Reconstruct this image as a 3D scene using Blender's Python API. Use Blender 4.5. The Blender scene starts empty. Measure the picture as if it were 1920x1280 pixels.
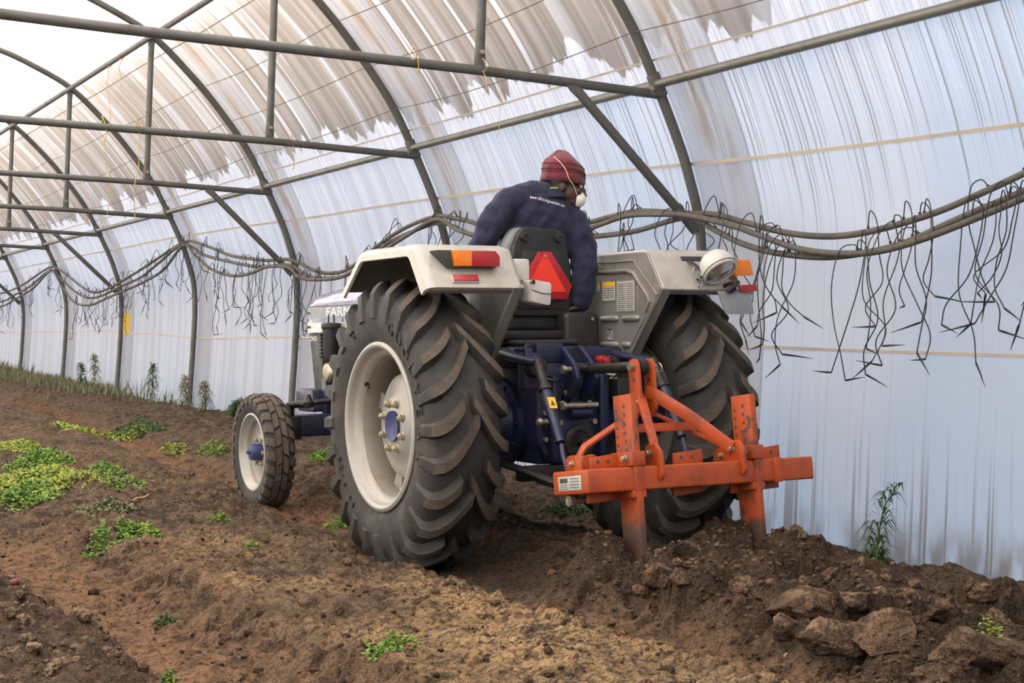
import bpy, bmesh, math, random
import numpy as np
from mathutils import Vector, Matrix, Euler, noise
from mathutils.bvhtree import BVHTree
R = math.radians
scene = bpy.context.scene
col = scene.collection
rng = random.Random(7)

# ------------------------------------------------------------------ camera, sky, sun, exposure
cam_d = bpy.data.cameras.new('camera'); cam = bpy.data.objects.new('camera', cam_d); col.objects.link(cam)
cam_d.sensor_width = 36.0; cam_d.lens = 36.0 * 2848.93 / 1920.0
cam_d.clip_start = 0.05; cam_d.clip_end = 400
yaw, pitch, roll = .50293451, .01021292, .01919384
fw = Vector((math.sin(yaw) * math.cos(pitch), math.cos(yaw) * math.cos(pitch), math.sin(pitch)))
rt = Vector((math.cos(yaw), -math.sin(yaw), 0)); upv = rt.cross(fw)
rr = rt * math.cos(roll) + upv * math.sin(roll); uu = upv * math.cos(roll) - rt * math.sin(roll)
cm = Matrix((rr, uu, -fw)).transposed().to_4x4(); cm.translation = (0, 0, 1.0)
cam.matrix_world = cm
scene.camera = cam

world = bpy.data.worlds.new('sky'); scene.world = world; world.use_nodes = True
wn = world.node_tree.nodes; wl = world.node_tree.links
bg = wn['Background']; sky = wn.new('ShaderNodeTexSky'); sky.sky_type = 'NISHITA'
sky.sun_disc = False; sky.sun_elevation = R(52); sky.sun_rotation = R(-51); sky.air_density = 1.0; sky.dust_density = 6.0; sky.ozone_density = 1.0
wl.new(sky.outputs[0], bg.inputs[0]); bg.inputs[1].default_value = 0.36
sd = bpy.data.lights.new('sun', 'SUN'); sun = bpy.data.objects.new('sun', sd); col.objects.link(sun)
sd.energy = 10.5; sd.angle = R(24); sd.color = (1.0, .93, .82)
sun.rotation_euler = Vector((0.48, -0.39, -0.79)).to_track_quat('-Z', 'Y').to_euler()
vs = scene.view_settings
vs.view_transform = 'Standard'; vs.look = 'None'; vs.gamma = 1.0; vs.use_curve_mapping = False
vs.exposure = 0.45
cy_ = scene.cycles; cy_.max_bounces = 6; cy_.diffuse_bounces = 3; cy_.glossy_bounces = 2; cy_.transmission_bounces = 3; cy_.transparent_max_bounces = 4

# ------------------------------------------------------------------ materials
def newmat(name):
    m = bpy.data.materials.new(name); m.use_nodes = True
    return m, m.node_tree.nodes, m.node_tree.links
def N(ns, t, **kw):
    n = ns.new(t)
    for k, v in kw.items(): setattr(n, k, v)
    return n
def mixc(ns, ls, fac, a, b, mode='MIX'):
    n = N(ns, 'ShaderNodeMix', data_type='RGBA', blend_type=mode)
    for i, v in ((0, fac), (6, a), (7, b)):
        if hasattr(v, 'is_linked') or hasattr(v, 'links'): ls.new(v, n.inputs[i])
        elif isinstance(v, (int, float)): n.inputs[i].default_value = v
        else: n.inputs[i].default_value = (*v, 1)
    return n.outputs[2]
def mth(ns, ls, op, a, b=None, c=None, clamp=False):
    n = N(ns, 'ShaderNodeMath', operation=op, use_clamp=clamp)
    for i, v in enumerate((a, b, c)):
        if v is None: continue
        if hasattr(v, 'links'): ls.new(v, n.inputs[i])
        else: n.inputs[i].default_value = v
    return n.outputs[0]
def ramp(ns, ls, v, lo, hi, a=0.0, b=1.0, smooth=True):
    n = N(ns, 'ShaderNodeMapRange', interpolation_type='SMOOTHSTEP' if smooth else 'LINEAR')
    ls.new(v, n.inputs[0]); n.inputs[1].default_value = lo; n.inputs[2].default_value = hi; n.inputs[3].default_value = a; n.inputs[4].default_value = b
    return n.outputs[0]
def noise_n(ns, ls, vec, scale, detail=3, rough=.5, sc=None):
    n = N(ns, 'ShaderNodeTexNoise'); n.inputs['Scale'].default_value = scale; n.inputs['Detail'].default_value = detail; n.inputs['Roughness'].default_value = rough
    if sc is not None:
        mp = N(ns, 'ShaderNodeMapping'); mp.inputs['Scale'].default_value = sc; ls.new(vec, mp.inputs[0]); vec = mp.outputs[0]
    ls.new(vec, n.inputs['Vector'])
    return n.outputs[0]
def mat(name, colr, rough=.5, metal=0., dirt=None, dirt_amt=.35, scale=9., bump=.0, bscale=60., spec=.5, coat=0., emit=None, sheen=0.):
    m, ns, ls = newmat(name); b = ns['Principled BSDF']
    b.inputs['Roughness'].default_value = rough; b.inputs['Metallic'].default_value = metal
    b.inputs['Specular IOR Level'].default_value = spec; b.inputs['Coat Weight'].default_value = coat
    b.inputs['Sheen Weight'].default_value = sheen
    tc = N(ns, 'ShaderNodeTexCoord').outputs['Object']
    c2 = dirt if dirt else tuple(x * .7 for x in colr)
    f = ramp(ns, ls, noise_n(ns, ls, tc, scale, 3, .65), .45, .72, 0, dirt_amt)
    ls.new(mixc(ns, ls, f, colr, c2), b.inputs['Base Color'])
    f2 = noise_n(ns, ls, tc, scale * 3, 1)
    ls.new(ramp(ns, ls, f2, .3, .7, max(rough - .08, .03), min(rough + .12, 1)), b.inputs['Roughness'])
    if bump:
        bn = N(ns, 'ShaderNodeBump'); bn.inputs['Strength'].default_value = bump; bn.inputs['Distance'].default_value = .01
        ls.new(noise_n(ns, ls, tc, bscale, 2, .6), bn.inputs['Height']); ls.new(bn.outputs[0], b.inputs['Normal'])
    return m

M = {}
M['fender'] = mat('fender_paint', (.40, .38, .345), .33, .15, (.27, .225, .175), .5, 5, coat=.2)
M['panel'] = mat('fender_panel_paint', (.27, .265, .25), .36, .35, (.18, .16, .135), .6, 4)
M['under'] = mat('fender_underside', (.10, .09, .075), .8, 0, (.17, .13, .09), .7, 8)
M['rim'] = mat('rim_paint', (.33, .318, .295), .38, .2, (.40, .33, .26), .55, 6)
M['rimdustshade'] = mat('dusty_shaded_rim_paint', (.24, .215, .185), .6, .05, (.16, .13, .10), .8, 5)  # brown dust plus the shade inside the barrel, both put into the colour
M['tyre'] = mat('tyre_rubber', (.026, .025, .024), .72, 0, (.062, .050, .039), .8, 5, .25, 90)
M['lug'] = mat('tread_rubber', (.080, .062, .047), .85, 0, (.036, .030, .025), .9, 8, .5, 70)
M['blue'] = mat('blue_paint', (.008, .012, .046), .42, .0, (.020, .018, .022), .8, 10, coat=.1)
M['hoodblue'] = mat('hood_blue', (.060, .072, .17), .22, .3, (.08, .08, .14), .3, 5, coat=.6)
M['hubblue'] = mat('hub_blue', (.022, .030, .135), .45, 0, (.05, .05, .10), .5, 16)
M['silver'] = mat('hood_silver', (.45, .45, .44), .3, .2, (.33, .42, .38), .3, 6, coat=.3)
M['decalgrey'] = mat('hood_decal_grey', (.20, .21, .22), .35, .1)
M['darkgrey'] = mat('grille_grey', (.040, .042, .040), .55, .0, (.065, .06, .05), .5, 9)
M['black'] = mat('black_plastic', (.012, .012, .012), .5, 0, (.030, .027, .023), .6, 10, .15, 120)
M['blackmetal'] = mat('black_metal', (.013, .0125, .012), .45, .2, (.045, .036, .028), .7, 22)
M['rubber'] = mat('bellows_rubber', (.022, .022, .022), .55, 0, (.05, .045, .04), .5, 14)
M['orange'] = mat('orange_paint', (.38, .062, .012), .42, 0, (.20, .036, .013), .75, 7, .15, 60)
M['orangewear'] = mat('worn_orange_paint', (.36, .058, .011), .55, 0, (.05, .034, .024), 1.0, 6, .2, 50)
ns_, ls_ = M['orangewear'].node_tree.nodes, M['orangewear'].node_tree.links
sp_ = N(ns_, 'ShaderNodeSeparateXYZ'); tc_ = N(ns_, 'ShaderNodeTexCoord'); ls_.new(tc_.outputs['Object'], sp_.inputs[0])
mud_ = mth(ns_, ls_, 'ADD', sp_.outputs[2], mth(ns_, ls_, 'MULTIPLY', noise_n(ns_, ls_, tc_.outputs['Object'], 12, 4), .28))
mud_ = ramp(ns_, ls_, mud_, -.14, -.08, .92, 0); bs_ = ns_['Principled BSDF'].inputs['Base Color']; old_ = bs_.links[0].from_socket
spot_ = ramp(ns_, ls_, noise_n(ns_, ls_, tc_.outputs['Object'], 26, 4, .6, (1, 1, .8)), .56, .62, 0, .9); spot_ = mth(ns_, ls_, 'MULTIPLY', spot_, mth(ns_, ls_, 'MULTIPLY', ramp(ns_, ls_, sp_.outputs[2], .08, .12), ramp(ns_, ls_, sp_.outputs[2], .20, .24, 1, 0)))
ls_.new(mixc(ns_, ls_, mth(ns_, ls_, 'MAXIMUM', mud_, spot_), old_, (.055, .037, .026)), bs_)
M['steel'] = mat('bolt_steel', (.42, .38, .30), .38, .75, (.18, .12, .07), .6, 40)
M['nut'] = mat('nut_brass', (.46, .41, .30), .35, .7, (.2, .15, .1), .5, 50)
M['pipe'] = mat('galvanised_pipe', (.105, .104, .095), .52, .35, (.085, .072, .055), .85, 6, .1, 80)
M['pipebright'] = mat('galvanised_purlin', (.17, .167, .145), .45, .45, (.13, .115, .085), .7, 4)
M['hose'] = mat('irrigation_hose', (.092, .080, .066), .75, 0, (.045, .042, .038), .7, 8)
M['tube'] = mat('dripper_black', (.012, .012, .013), .55)
M['jacket'] = mat('navy_cloth', (.020, .021, .046), .9, 0, (.030, .031, .062), .6, 20, .12, 260, spec=.2, sheen=.08)
M['skin'] = mat('dark_skin', (.050, .026, .017), .5, 0, (.036, .018, .012), .5, 20)
M['beanie'] = mat('maroon_knit', (.150, .020, .030), .95, 0, (.065, .012, .018), .8, 46, .7, 210, spec=.15, sheen=.3)
M['mask'] = mat('mask_white', (.72, .69, .62), .85, 0, (.55, .5, .42), .4, 30)
M['elastic'] = mat('elastic_strap', (.62, .48, .30), .8)
M['lime'] = mat('lime_collar', (.42, .62, .06), .85)
M['print'] = mat('white_print', (.82, .82, .82), .6)
M['smvred'] = mat('reflector_red', (.42, .010, .018), .3, 0, (.34, .01, .015), .4, 30)
M['smvorange'] = mat('sign_orange_red', (.86, .040, .018), .5, 0, (.74, .035, .016), .5, 8)
M['lensred'] = mat('lens_red', (.36, .012, .014), .12, 0, (.25, .01, .012), .4, 40, .3, 160, coat=.5)
M['lensamber'] = mat('lens_amber', (.80, .20, .005), .12, 0, (.62, .13, .004), .4, 40, .3, 160, coat=.5)
M['white'] = mat('white_plastic', (.50, .49, .455), .4, 0, (.45, .41, .35), .4, 10)
M['lampglass'] = mat('lamp_glass', (.46, .42, .34), .08, .4, (.33, .27, .2), .6, 20, coat=1)
M['plategrey'] = mat('grey_flap', (.30, .315, .33), .45, .2, (.22, .21, .2), .5, 14)
M['grey'] = mat('light_grey_plastic', (.16, .175, .18), .45)
M['yellow'] = mat('warning_yellow', (.80, .42, .02), .5)
M['decal'] = mat('decal_white', (.42, .42, .41), .5, 0, (.30, .30, .29), .8, 60)
M['ink'] = mat('decal_ink', (.05, .05, .05), .6)
M['tape'] = mat('tan_tape', (.46, .40, .32), .8, 0, (.33, .27, .20), .7, 3)
M['twine'] = mat('yellow_twine', (.50, .36, .13), .9)
M['wire'] = mat('thin_wire', (.10, .085, .07), .6, .4)
M['trap'] = mat('sticky_yellow', (.62, .38, .02), .5, 0, (.35, .2, .02), .5, 30)
M['fruit'] = mat('red_fruit', (.10, .010, .010), .35)
M['bag'] = mat('white_plastic_scrap', (.5, .48, .45), .5, 0, (.3, .26, .22), .5, 20)
M['leaf'] = mat('weed_leaf', (.105, .20, .028), .7, 0, (.22, .29, .05), .9, 12, spec=.3)
M['leafdark'] = mat('dark_leaf', (.045, .085, .022), .7, 0, (.075, .10, .035), .8, 9, spec=.3)
M['leafpale'] = mat('yellow_green_leaf', (.26, .30, .055), .75, 0, (.15, .24, .04), .9, 10, spec=.25)
M['leafgrey'] = mat('grey_green_leaf', (.16, .165, .09), .8, 0, (.12, .11, .06), .8, 10, spec=.2)
M['dry'] = mat('dry_straw', (.36, .27, .15), .9)

def soil_mat(name, clod=False):
    m, ns, ls = newmat(name); b = ns['Principled BSDF']
    geo = N(ns, 'ShaderNodeNewGeometry').outputs['Position']
    tc = N(ns, 'ShaderNodeTexCoord').outputs['Object'] if clod else geo
    n1 = noise_n(ns, ls, geo, 1.3, 3, .62); n2 = noise_n(ns, ls, geo, 11, 4, .7); n3 = noise_n(ns, ls, geo, 55, 3, .7)
    dark, mid, tan, orange = (.060, .040, .029), (.195, .130, .084), (.54, .35, .17), (.32, .17, .088)
    if clod: dark, mid, tan = (.080, .050, .034), (.165, .104, .066), (.36, .245, .15)
    c = mixc(ns, ls, ramp(ns, ls, n2, .36, .62), dark, mid)
    f1 = mth(ns, ls, 'MULTIPLY', ramp(ns, ls, n1, .45, .68), ramp(ns, ls, n3, .35, .65))
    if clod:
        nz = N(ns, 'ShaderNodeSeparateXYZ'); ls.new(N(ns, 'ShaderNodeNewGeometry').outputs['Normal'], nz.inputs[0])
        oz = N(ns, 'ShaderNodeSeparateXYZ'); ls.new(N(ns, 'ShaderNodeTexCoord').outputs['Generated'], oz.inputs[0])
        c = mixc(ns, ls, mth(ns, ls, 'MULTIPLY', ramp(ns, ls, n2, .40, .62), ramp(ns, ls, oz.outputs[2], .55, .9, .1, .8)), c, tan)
    else:
        at = N(ns, 'ShaderNodeAttribute', attribute_name='dust'); sep = N(ns, 'ShaderNodeSeparateColor'); ls.new(at.outputs['Color'], sep.inputs[0])
        f_tan = mth(ns, ls, 'MULTIPLY', sep.outputs[0], ramp(ns, ls, noise_n(ns, ls, geo, 1, 4, .7, (10, 34, 20)), .38, .58), clamp=True)
        c = mixc(ns, ls, mth(ns, ls, 'MULTIPLY', f_tan, .85), c, tan)
        f_or = mth(ns, ls, 'MULTIPLY', sep.outputs[1], ramp(ns, ls, n2, .25, .6), clamp=True)
        c = mixc(ns, ls, mth(ns, ls, 'MULTIPLY', f_or, .85), c, orange)
        c = mixc(ns, ls, mth(ns, ls, 'MULTIPLY', sep.outputs[2], .8), c, (.060, .039, .027))
    c = mixc(ns, ls, ramp(ns, ls, n3, .34, .52, .8, 0), c, (.040, .026, .018))
    c = mixc(ns, ls, ramp(ns, ls, noise_n(ns, ls, geo, 130, 1, .6), .66, .74, 0, .3), c, (.42, .32, .2))
    ls.new(c, b.inputs['Base Color']); b.inputs['Roughness'].default_value = .95; b.inputs['Specular IOR Level'].default_value = .15
    bn = N(ns, 'ShaderNodeBump'); bn.inputs['Strength'].default_value = 1.0; bn.inputs['Distance'].default_value = .055
    h = mth(ns, ls, 'ADD', n3, mth(ns, ls, 'MULTIPLY', n2, .8))
    ls.new(h, bn.inputs['Height']); ls.new(bn.outputs[0], b.inputs['Normal'])
    return m
M['soil'] = soil_mat('soil'); M['clod'] = soil_mat('clod_soil', True)

def noise_2(ns, ls, vec, scale, detail=1, rough=.5, sc=(1, 1, 1)):
    # cheap 2D noise on the stretched film coordinates
    n = N(ns, 'ShaderNodeTexNoise', noise_dimensions='2D'); n.inputs['Scale'].default_value = scale; n.inputs['Detail'].default_value = detail; n.inputs['Roughness'].default_value = rough
    v = N(ns, 'ShaderNodeVectorMath', operation='MULTIPLY'); ls.new(vec, v.inputs[0]); v.inputs[1].default_value = sc; ls.new(v.outputs[0], n.inputs['Vector'])
    return n.outputs[0]
def film_mat():
    m, ns, ls = newmat('translucent_film')
    for n in list(ns): ns.remove(n)
    out = N(ns, 'ShaderNodeOutputMaterial')
    uv = N(ns, 'ShaderNodeUVMap', uv_map='film').outputs[0]
    sep = N(ns, 'ShaderNodeSeparateXYZ'); ls.new(uv, sep.inputs[0]); u, v = sep.outputs[0], sep.outputs[1]
    # u = metres along the tunnel, v = metres of arc from the eave purlin (up positive)
    s_big = noise_2(ns, ls, uv, 1, 2, .6, (2.2, .10, 1)); s_mid = noise_2(ns, ls, uv, 1, 2, .6, (5.5, .09, 1)); s_fine = noise_2(ns, ls, uv, 1, 1, .6, (42, .30, 1))
    jag = noise_2(ns, ls, uv, 1, 3, .65, (1.7, .0, 1)); jag2 = noise_2(ns, ls, uv, 1, 1, .6, (30, 1.0, 1))
    edge = mth(ns, ls, 'ADD', mth(ns, ls, 'MULTIPLY_ADD', jag, .95, -.26), mth(ns, ls, 'MULTIPLY', jag2, .05))
    dv = mth(ns, ls, 'SUBTRACT', v, edge)
    dirt = ramp(ns, ls, dv, 0, .03); dirt = mth(ns, ls, 'MULTIPLY', dirt, ramp(ns, ls, v, 1.4, 2.4, 1, .05))
    up = ramp(ns, ls, v, -.03, .03)
    roofc = mixc(ns, ls, ramp(ns, ls, s_fine, .45, .62, 0, .45), (.88, .87, .85), (.52, .49, .46))
    band = mixc(ns, ls, ramp(ns, ls, s_mid, .40, .60), (.40, .345, .285), (.31, .258, .205))
    band = mixc(ns, ls, ramp(ns, ls, s_big, .54, .64, 0, .7), band, (.58, .55, .51))
    band = mixc(ns, ls, ramp(ns, ls, s_mid, .62, .66, 0, .7), band, (.78, .77, .74))
    roofc = mixc(ns, ls, dirt, roofc, band)
    # wall: cool white with thin runs of dirt starting at the purlin
    wallc = mixc(ns, ls, ramp(ns, ls, noise_2(ns, ls, uv, 1, 1, .5, (.9, .25, 1)), .35, .65), (.72, .79, .83), (.82, .84, .835))
    ln = noise_2(ns, ls, uv, 1, 1, .6, (7, 0, 1)); runlen = mth(ns, ls, 'MULTIPLY_ADD', ln, 3.2, -.75)
    depth = mth(ns, ls, 'MULTIPLY', v, -1)
    within = ramp(ns, ls, mth(ns, ls, 'SUBTRACT', runlen, depth), -.05, .5)
    line = ramp(ns, ls, noise_2(ns, ls, uv, 1, 1, .5, (48, .05, 1)), .54, .60)
    wallc = mixc(ns, ls, mth(ns, ls, 'MULTIPLY', mth(ns, ls, 'MULTIPLY', within, line), .75), wallc, (.36, .325, .30))
    line2 = ramp(ns, ls, noise_2(ns, ls, uv, 1, 1, .5, (30, .05, 1)), .64, .68, 0, .32)
    wallc = mixc(ns, ls, line2, wallc, (.62, .58, .53))
    # far stretch is tinted warmer, nearer stretch cooler
    far = ramp(ns, ls, u, 8.0, 10.5)
    wallc = mixc(ns, ls, mth(ns, ls, 'MULTIPLY', far, .6), wallc, (.85, .84, .82))
    crease = ramp(ns, ls, noise_2(ns, ls, uv, 1, 2, .65, (6, .10, 1)), .42, .62, 0, .45)
    wallc = mixc(ns, ls, mth(ns, ls, 'MULTIPLY', far, crease), wallc, (.60, .585, .57))
    # grime near the soil
    gr = mth(ns, ls, 'MULTIPLY', ramp(ns, ls, v, -2.75, -1.95, 1, 0), ramp(ns, ls, noise_2(ns, ls, uv, 1, 2, .65, (22, .22, 1)), .52, .62))
    gr = mth(ns, ls, 'MAXIMUM', gr, mth(ns, ls, 'MULTIPLY', ramp(ns, ls, v, -2.72, -2.48, 1, 0), ramp(ns, ls, noise_2(ns, ls, uv, 1, 2, .65, (6, 2, 1)), .3, .6)))
    wallc = mixc(ns, ls, mth(ns, ls, 'MULTIPLY', gr, .8), wallc, (.28, .215, .155))
    base = mixc(ns, ls, up, wallc, roofc)
    # doubled sheet and brown smear on the near side of every rib
    ph = mth(ns, ls, 'FRACT', mth(ns, ls, 'DIVIDE', mth(ns, ls, 'SUBTRACT', u, 7.683), 3.5))
    wob = mth(ns, ls, 'MULTIPLY_ADD', noise_2(ns, ls, uv, 1, 2, .6, (.6, 1.2, 1)), .10, -.05)
    ph2 = mth(ns, ls, 'ADD', ph, wob)
    dbl = mth(ns, ls, 'MULTIPLY', ramp(ns, ls, ph, .835, .84), ramp(ns, ls, v, 2.2, 3.0, 1, .2))
    base = mixc(ns, ls, mth(ns, ls, 'MULTIPLY', dbl, .7), base, (.50, .48, .45))
    seam = mth(ns, ls, 'MULTIPLY', ramp(ns, ls, ph, .832, .835), ramp(ns, ls, ph, .838, .841, 1, 0)); base = mixc(ns, ls, mth(ns, ls, 'MULTIPLY', seam, .6), base, (.36, .32, .28))
    sm = mth(ns, ls, 'MULTIPLY', ramp(ns, ls, ph2, .87, .905), ramp(ns, ls, ph2, .925, .96, 1, 0))
    sm = mth(ns, ls, 'MULTIPLY', sm, ramp(ns, ls, noise_2(ns, ls, uv, 1, 3, .7, (12, 1.0, 1)), .36, .62))
    sm = mth(ns, ls, 'MULTIPLY', sm, mth(ns, ls, 'MULTIPLY', ramp(ns, ls, v, -1.2, .0), ramp(ns, ls, v, 1.5, 2.6, 1, .1)))
    base = mixc(ns, ls, mth(ns, ls, 'MULTIPLY', sm, .85), base, (.38, .27, .17))
    tr = N(ns, 'ShaderNodeBsdfTranslucent'); df = N(ns, 'ShaderNodeBsdfDiffuse'); gl = N(ns, 'ShaderNodeBsdfGlossy')
    gl.inputs['Roughness'].default_value = .35
    ls.new(base, tr.inputs[0]); ls.new(base, df.inputs[0])
    mx = N(ns, 'ShaderNodeMixShader'); mx.inputs[0].default_value = .74; ls.new(df.outputs[0], mx.inputs[1]); ls.new(tr.outputs[0], mx.inputs[2])
    m2 = N(ns, 'ShaderNodeMixShader'); m2.inputs[0].default_value = .03; ls.new(mx.outputs[0], m2.inputs[1]); ls.new(gl.outputs[0], m2.inputs[2])
    bn = N(ns, 'ShaderNodeBump'); bn.inputs['Strength'].default_value = .5; bn.inputs['Distance'].default_value = .03
    h = noise_2(ns, ls, uv, 1, 1, .6, (9, .2, 1))
    ls.new(h, bn.inputs['Height'])
    for s in (tr, df, gl): ls.new(bn.outputs[0], s.inputs['Normal'])
    ls.new(m2.outputs[0], out.inputs[0])
    return m
M['film'] = film_mat()

# ------------------------------------------------------------------ mesh helpers
def tag(o, label=None, cat=None, group=None, kind=None):
    if label: o['label'] = label
    if cat: o['category'] = cat
    if group: o['group'] = group
    if kind: o['kind'] = kind
    return o
def empty(name, loc=(0, 0, 0), rot=(0, 0, 0)):
    o = bpy.data.objects.new(name, None); col.objects.link(o); o.location = loc; o.rotation_euler = rot; o.empty_display_size = .1
    return o
def link(name, me, m, parent=None):
    o = bpy.data.objects.new(name, me); col.objects.link(o)
    if m is not None and not me.materials: me.materials.append(m)
    if parent: o.parent = parent
    return o
def frame(d):
    d = Vector(d).normalized(); a = Vector((0, 0, 1)) if abs(d.z) < .9 else Vector((1, 0, 0))
    s = d.cross(a).normalized(); t = s.cross(d).normalized()
    return d, s, t
class B:
    def __init__(self): self.bm = bmesh.new()
    def verts(self, ps): return [self.bm.verts.new(p) for p in ps]
    def face(self, vs):
        try: return self.bm.faces.new(vs)
        except ValueError: return None
    def box(self, x0, x1, y0, y1, z0, z1, mtx=None):
        ps = [Vector((x, y, z)) for z in (z0, z1) for y in (y0, y1) for x in (x0, x1)]
        if mtx: ps = [mtx @ p for p in ps]
        v = self.verts(ps)
        for f in ((0, 2, 3, 1), (4, 5, 7, 6), (0, 1, 5, 4), (2, 6, 7, 3), (0, 4, 6, 2), (1, 3, 7, 5)): self.face([v[i] for i in f])
        return self
    def prism(self, poly, ax, lo, hi, mtx=None):
        # poly: 2D points on the two other axes in order (x: y,z / y: x,z / z: x,y)
        def P(a, b, h): return Vector((h, a, b)) if ax == 'x' else Vector((a, h, b)) if ax == 'y' else Vector((a, b, h))
        A = [P(a, b, lo) for a, b in poly]; C_ = [P(a, b, hi) for a, b in poly]
        if mtx: A = [mtx @ p for p in A]; C_ = [mtx @ p for p in C_]
        va, vb = self.verts(A), self.verts(C_); n = len(poly)
        self.face(va); self.face(vb[::-1])
        for i in range(n): self.face([va[i], vb[i], vb[(i + 1) % n], va[(i + 1) % n]])
        return self
    def tube(self, path, r, n=8, cap=True, flat=None):
        ps = [Vector(p) for p in path]; rings = []
        rs = r if isinstance(r, (list, tuple)) else [r] * len(ps)
        prev = None
        for i, p in enumerate(ps):
            d = (ps[min(i + 1, len(ps) - 1)] - ps[max(i - 1, 0)])
            d, s, t = frame(d)
            if prev is not None:
                s = (prev - d * prev.dot(d))
                s = s.normalized() if s.length > 1e-6 else frame(d)[1]
                t = s.cross(d).normalized()
            prev = s
            rings.append(self.verts([p + (s * math.cos(2 * math.pi * k / n) + t * math.sin(2 * math.pi * k / n) * (flat or 1)) * rs[i] for k in range(n)]))
        for a, b in zip(rings, rings[1:]):
            for k in range(n): self.face([a[k], a[(k + 1) % n], b[(k + 1) % n], b[k]])
        if cap: self.face(rings[0][::-1]); self.face(rings[-1])
        return self
    def cyl(self, p0, p1, r0, r1=None, n=16): return self.tube([p0, p1], [r0, r0 if r1 is None else r1], n)
    def lathe(self, prof, n=48, ax='x', c=(0, 0, 0), closed=False, a0=0, a1=None):
        # prof: (along axis, radius)
        full = a1 is None; tot = 2 * math.pi if full else a1 - a0; m = n if full else n + 1
        rings = []
        for k in range(m):
            a = a0 + tot * k / n
            row = []
            for h, r in prof:
                p = (h, r * math.cos(a), r * math.sin(a)) if ax == 'x' else (r * math.cos(a), h, r * math.sin(a)) if ax == 'y' else (r * math.cos(a), r * math.sin(a), h)
                row.append(Vector(p) + Vector(c))
            rings.append(self.verts(row))
        for k in range(n):
            a, b = rings[k], rings[(k + 1) % m]
            for i in range(len(prof) - (0 if closed else 1)):
                j = (i + 1) % len(prof); self.face([a[i], b[i], b[j], a[j]])
        return self
    def ball(self, c, r, u=16, v=10, mtx=None):
        r = r if isinstance(r, (tuple, list)) else (r, r, r)
        m = Matrix.Translation(c) @ (mtx.to_4x4() if mtx else Matrix()) @ Matrix.Diagonal((*r, 1))
        bmesh.ops.create_uvsphere(self.bm, u_segments=u, v_segments=v, radius=1, matrix=m); return self
    def mesh(self, name, bevel=0, seg=2, smooth=40, weld=False):
        bm = self.bm
        if weld: bmesh.ops.remove_doubles(bm, verts=bm.verts, dist=1e-5)
        bmesh.ops.recalc_face_normals(bm, faces=bm.faces)
        if bevel:
            es = [e for e in bm.edges if len(e.link_faces) == 2 and e.calc_face_angle(0) > R(28)]
            bmesh.ops.bevel(bm, geom=es, offset=bevel, segments=seg, affect='EDGES', profile=.5, clamp_overlap=True)
        me = bpy.data.meshes.new(name); bm.to_mesh(me); bm.free()
        if smooth:
            me.polygons.foreach_set('use_smooth', [True] * len(me.polygons)); me.set_sharp_from_angle(angle=R(smooth))
        return me
    def build(self, name, m, parent=None, bevel=0, seg=2, smooth=40, weld=False):
        return link(name, self.mesh(name, bevel, seg, smooth, weld), M[m] if isinstance(m, str) else m, parent)
def rpoly(pts, r, seg=4):
    """round the corners of a 2D polygon"""
    out = []; n = len(pts)
    for i in range(n):
        p0, p, p1 = Vector(pts[i - 1]), Vector(pts[i]), Vector(pts[(i + 1) % n])
        a, b = (p0 - p), (p1 - p); rr_ = min(r, a.length * .45, b.length * .45)
        A, C_ = p + a.normalized() * rr_, p + b.normalized() * rr_
        for k in range(seg + 1):
            t = k / seg; q = A * (1 - t) ** 2 + p * 2 * t * (1 - t) + C_ * t * t; out.append((q.x, q.y))
    return out
def catmull(pts, sub=8):
    P = [Vector(p) for p in pts]; P = [P[0] * 2 - P[1]] + P + [P[-1] * 2 - P[-2]]; out = []
    for i in range(1, len(P) - 2):
        for k in range(sub):
            t = k / sub; a, b, c, d = P[i - 1:i + 3]
            out.append(.5 * ((2 * b) + (c - a) * t + (2 * a - 5 * b + 4 * c - d) * t * t + (3 * b - a - 3 * c + d) * t ** 3))
    out.append(P[-2]); return out
def text(name, body, size, m, parent, mtx, extrude=0., align='CENTER', spacing=1., xs=1.):
    cu = bpy.data.curves.new('t', 'FONT'); cu.body = body; cu.size = size; cu.extrude = extrude; cu.align_x = align; cu.align_y = 'CENTER'; cu.space_character = spacing; cu.resolution_u = 3
    o = bpy.data.objects.new('t', cu); col.objects.link(o)
    me = bpy.data.meshes.new_from_object(o.evaluated_get(bpy.context.evaluated_depsgraph_get()))
    bpy.data.objects.remove(o); bpy.data.curves.remove(cu); me.name = name
    me.transform(mtx @ Matrix.Diagonal((xs, 1, 1, 1))); me.materials.clear()
    return link(name, me, M[m], parent)
def np_noise(x, y, seed=0):
    xi, yi = np.floor(x).astype(np.int64), np.floor(y).astype(np.int64); xf, yf = x - xi, y - yi
    def g(i, j):
        h = (i * 374761393 + j * 668265263 + seed * 1442695041) & 0xffffffff
        h = ((h ^ (h >> 13)) * 1274126177) & 0xffffffff; h = h ^ (h >> 16)
        a = (h & 0xffff) / 65535.0 * 2 * np.pi
        return np.cos(a), np.sin(a)
    def dot(i, j):
        gx, gy = g(xi + i, yi + j); return gx * (xf - i) + gy * (yf - j)
    sx, sy = xf ** 3 * (xf * (xf * 6 - 15) + 10), yf ** 3 * (yf * (yf * 6 - 15) + 10)
    a = dot(0, 0) * (1 - sx) + dot(1, 0) * sx; b = dot(0, 1) * (1 - sx) + dot(1, 1) * sx
    return a * (1 - sy) + b * sy
def fbm(x, y, o=4, seed=0, lac=2.03, gain=.5):
    s, a = 0, 1.
    for i in range(o): s = s + a * np_noise(x, y, seed + i); x = x * lac + 13.7; y = y * lac + 7.1; a *= gain
    return s
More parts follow.
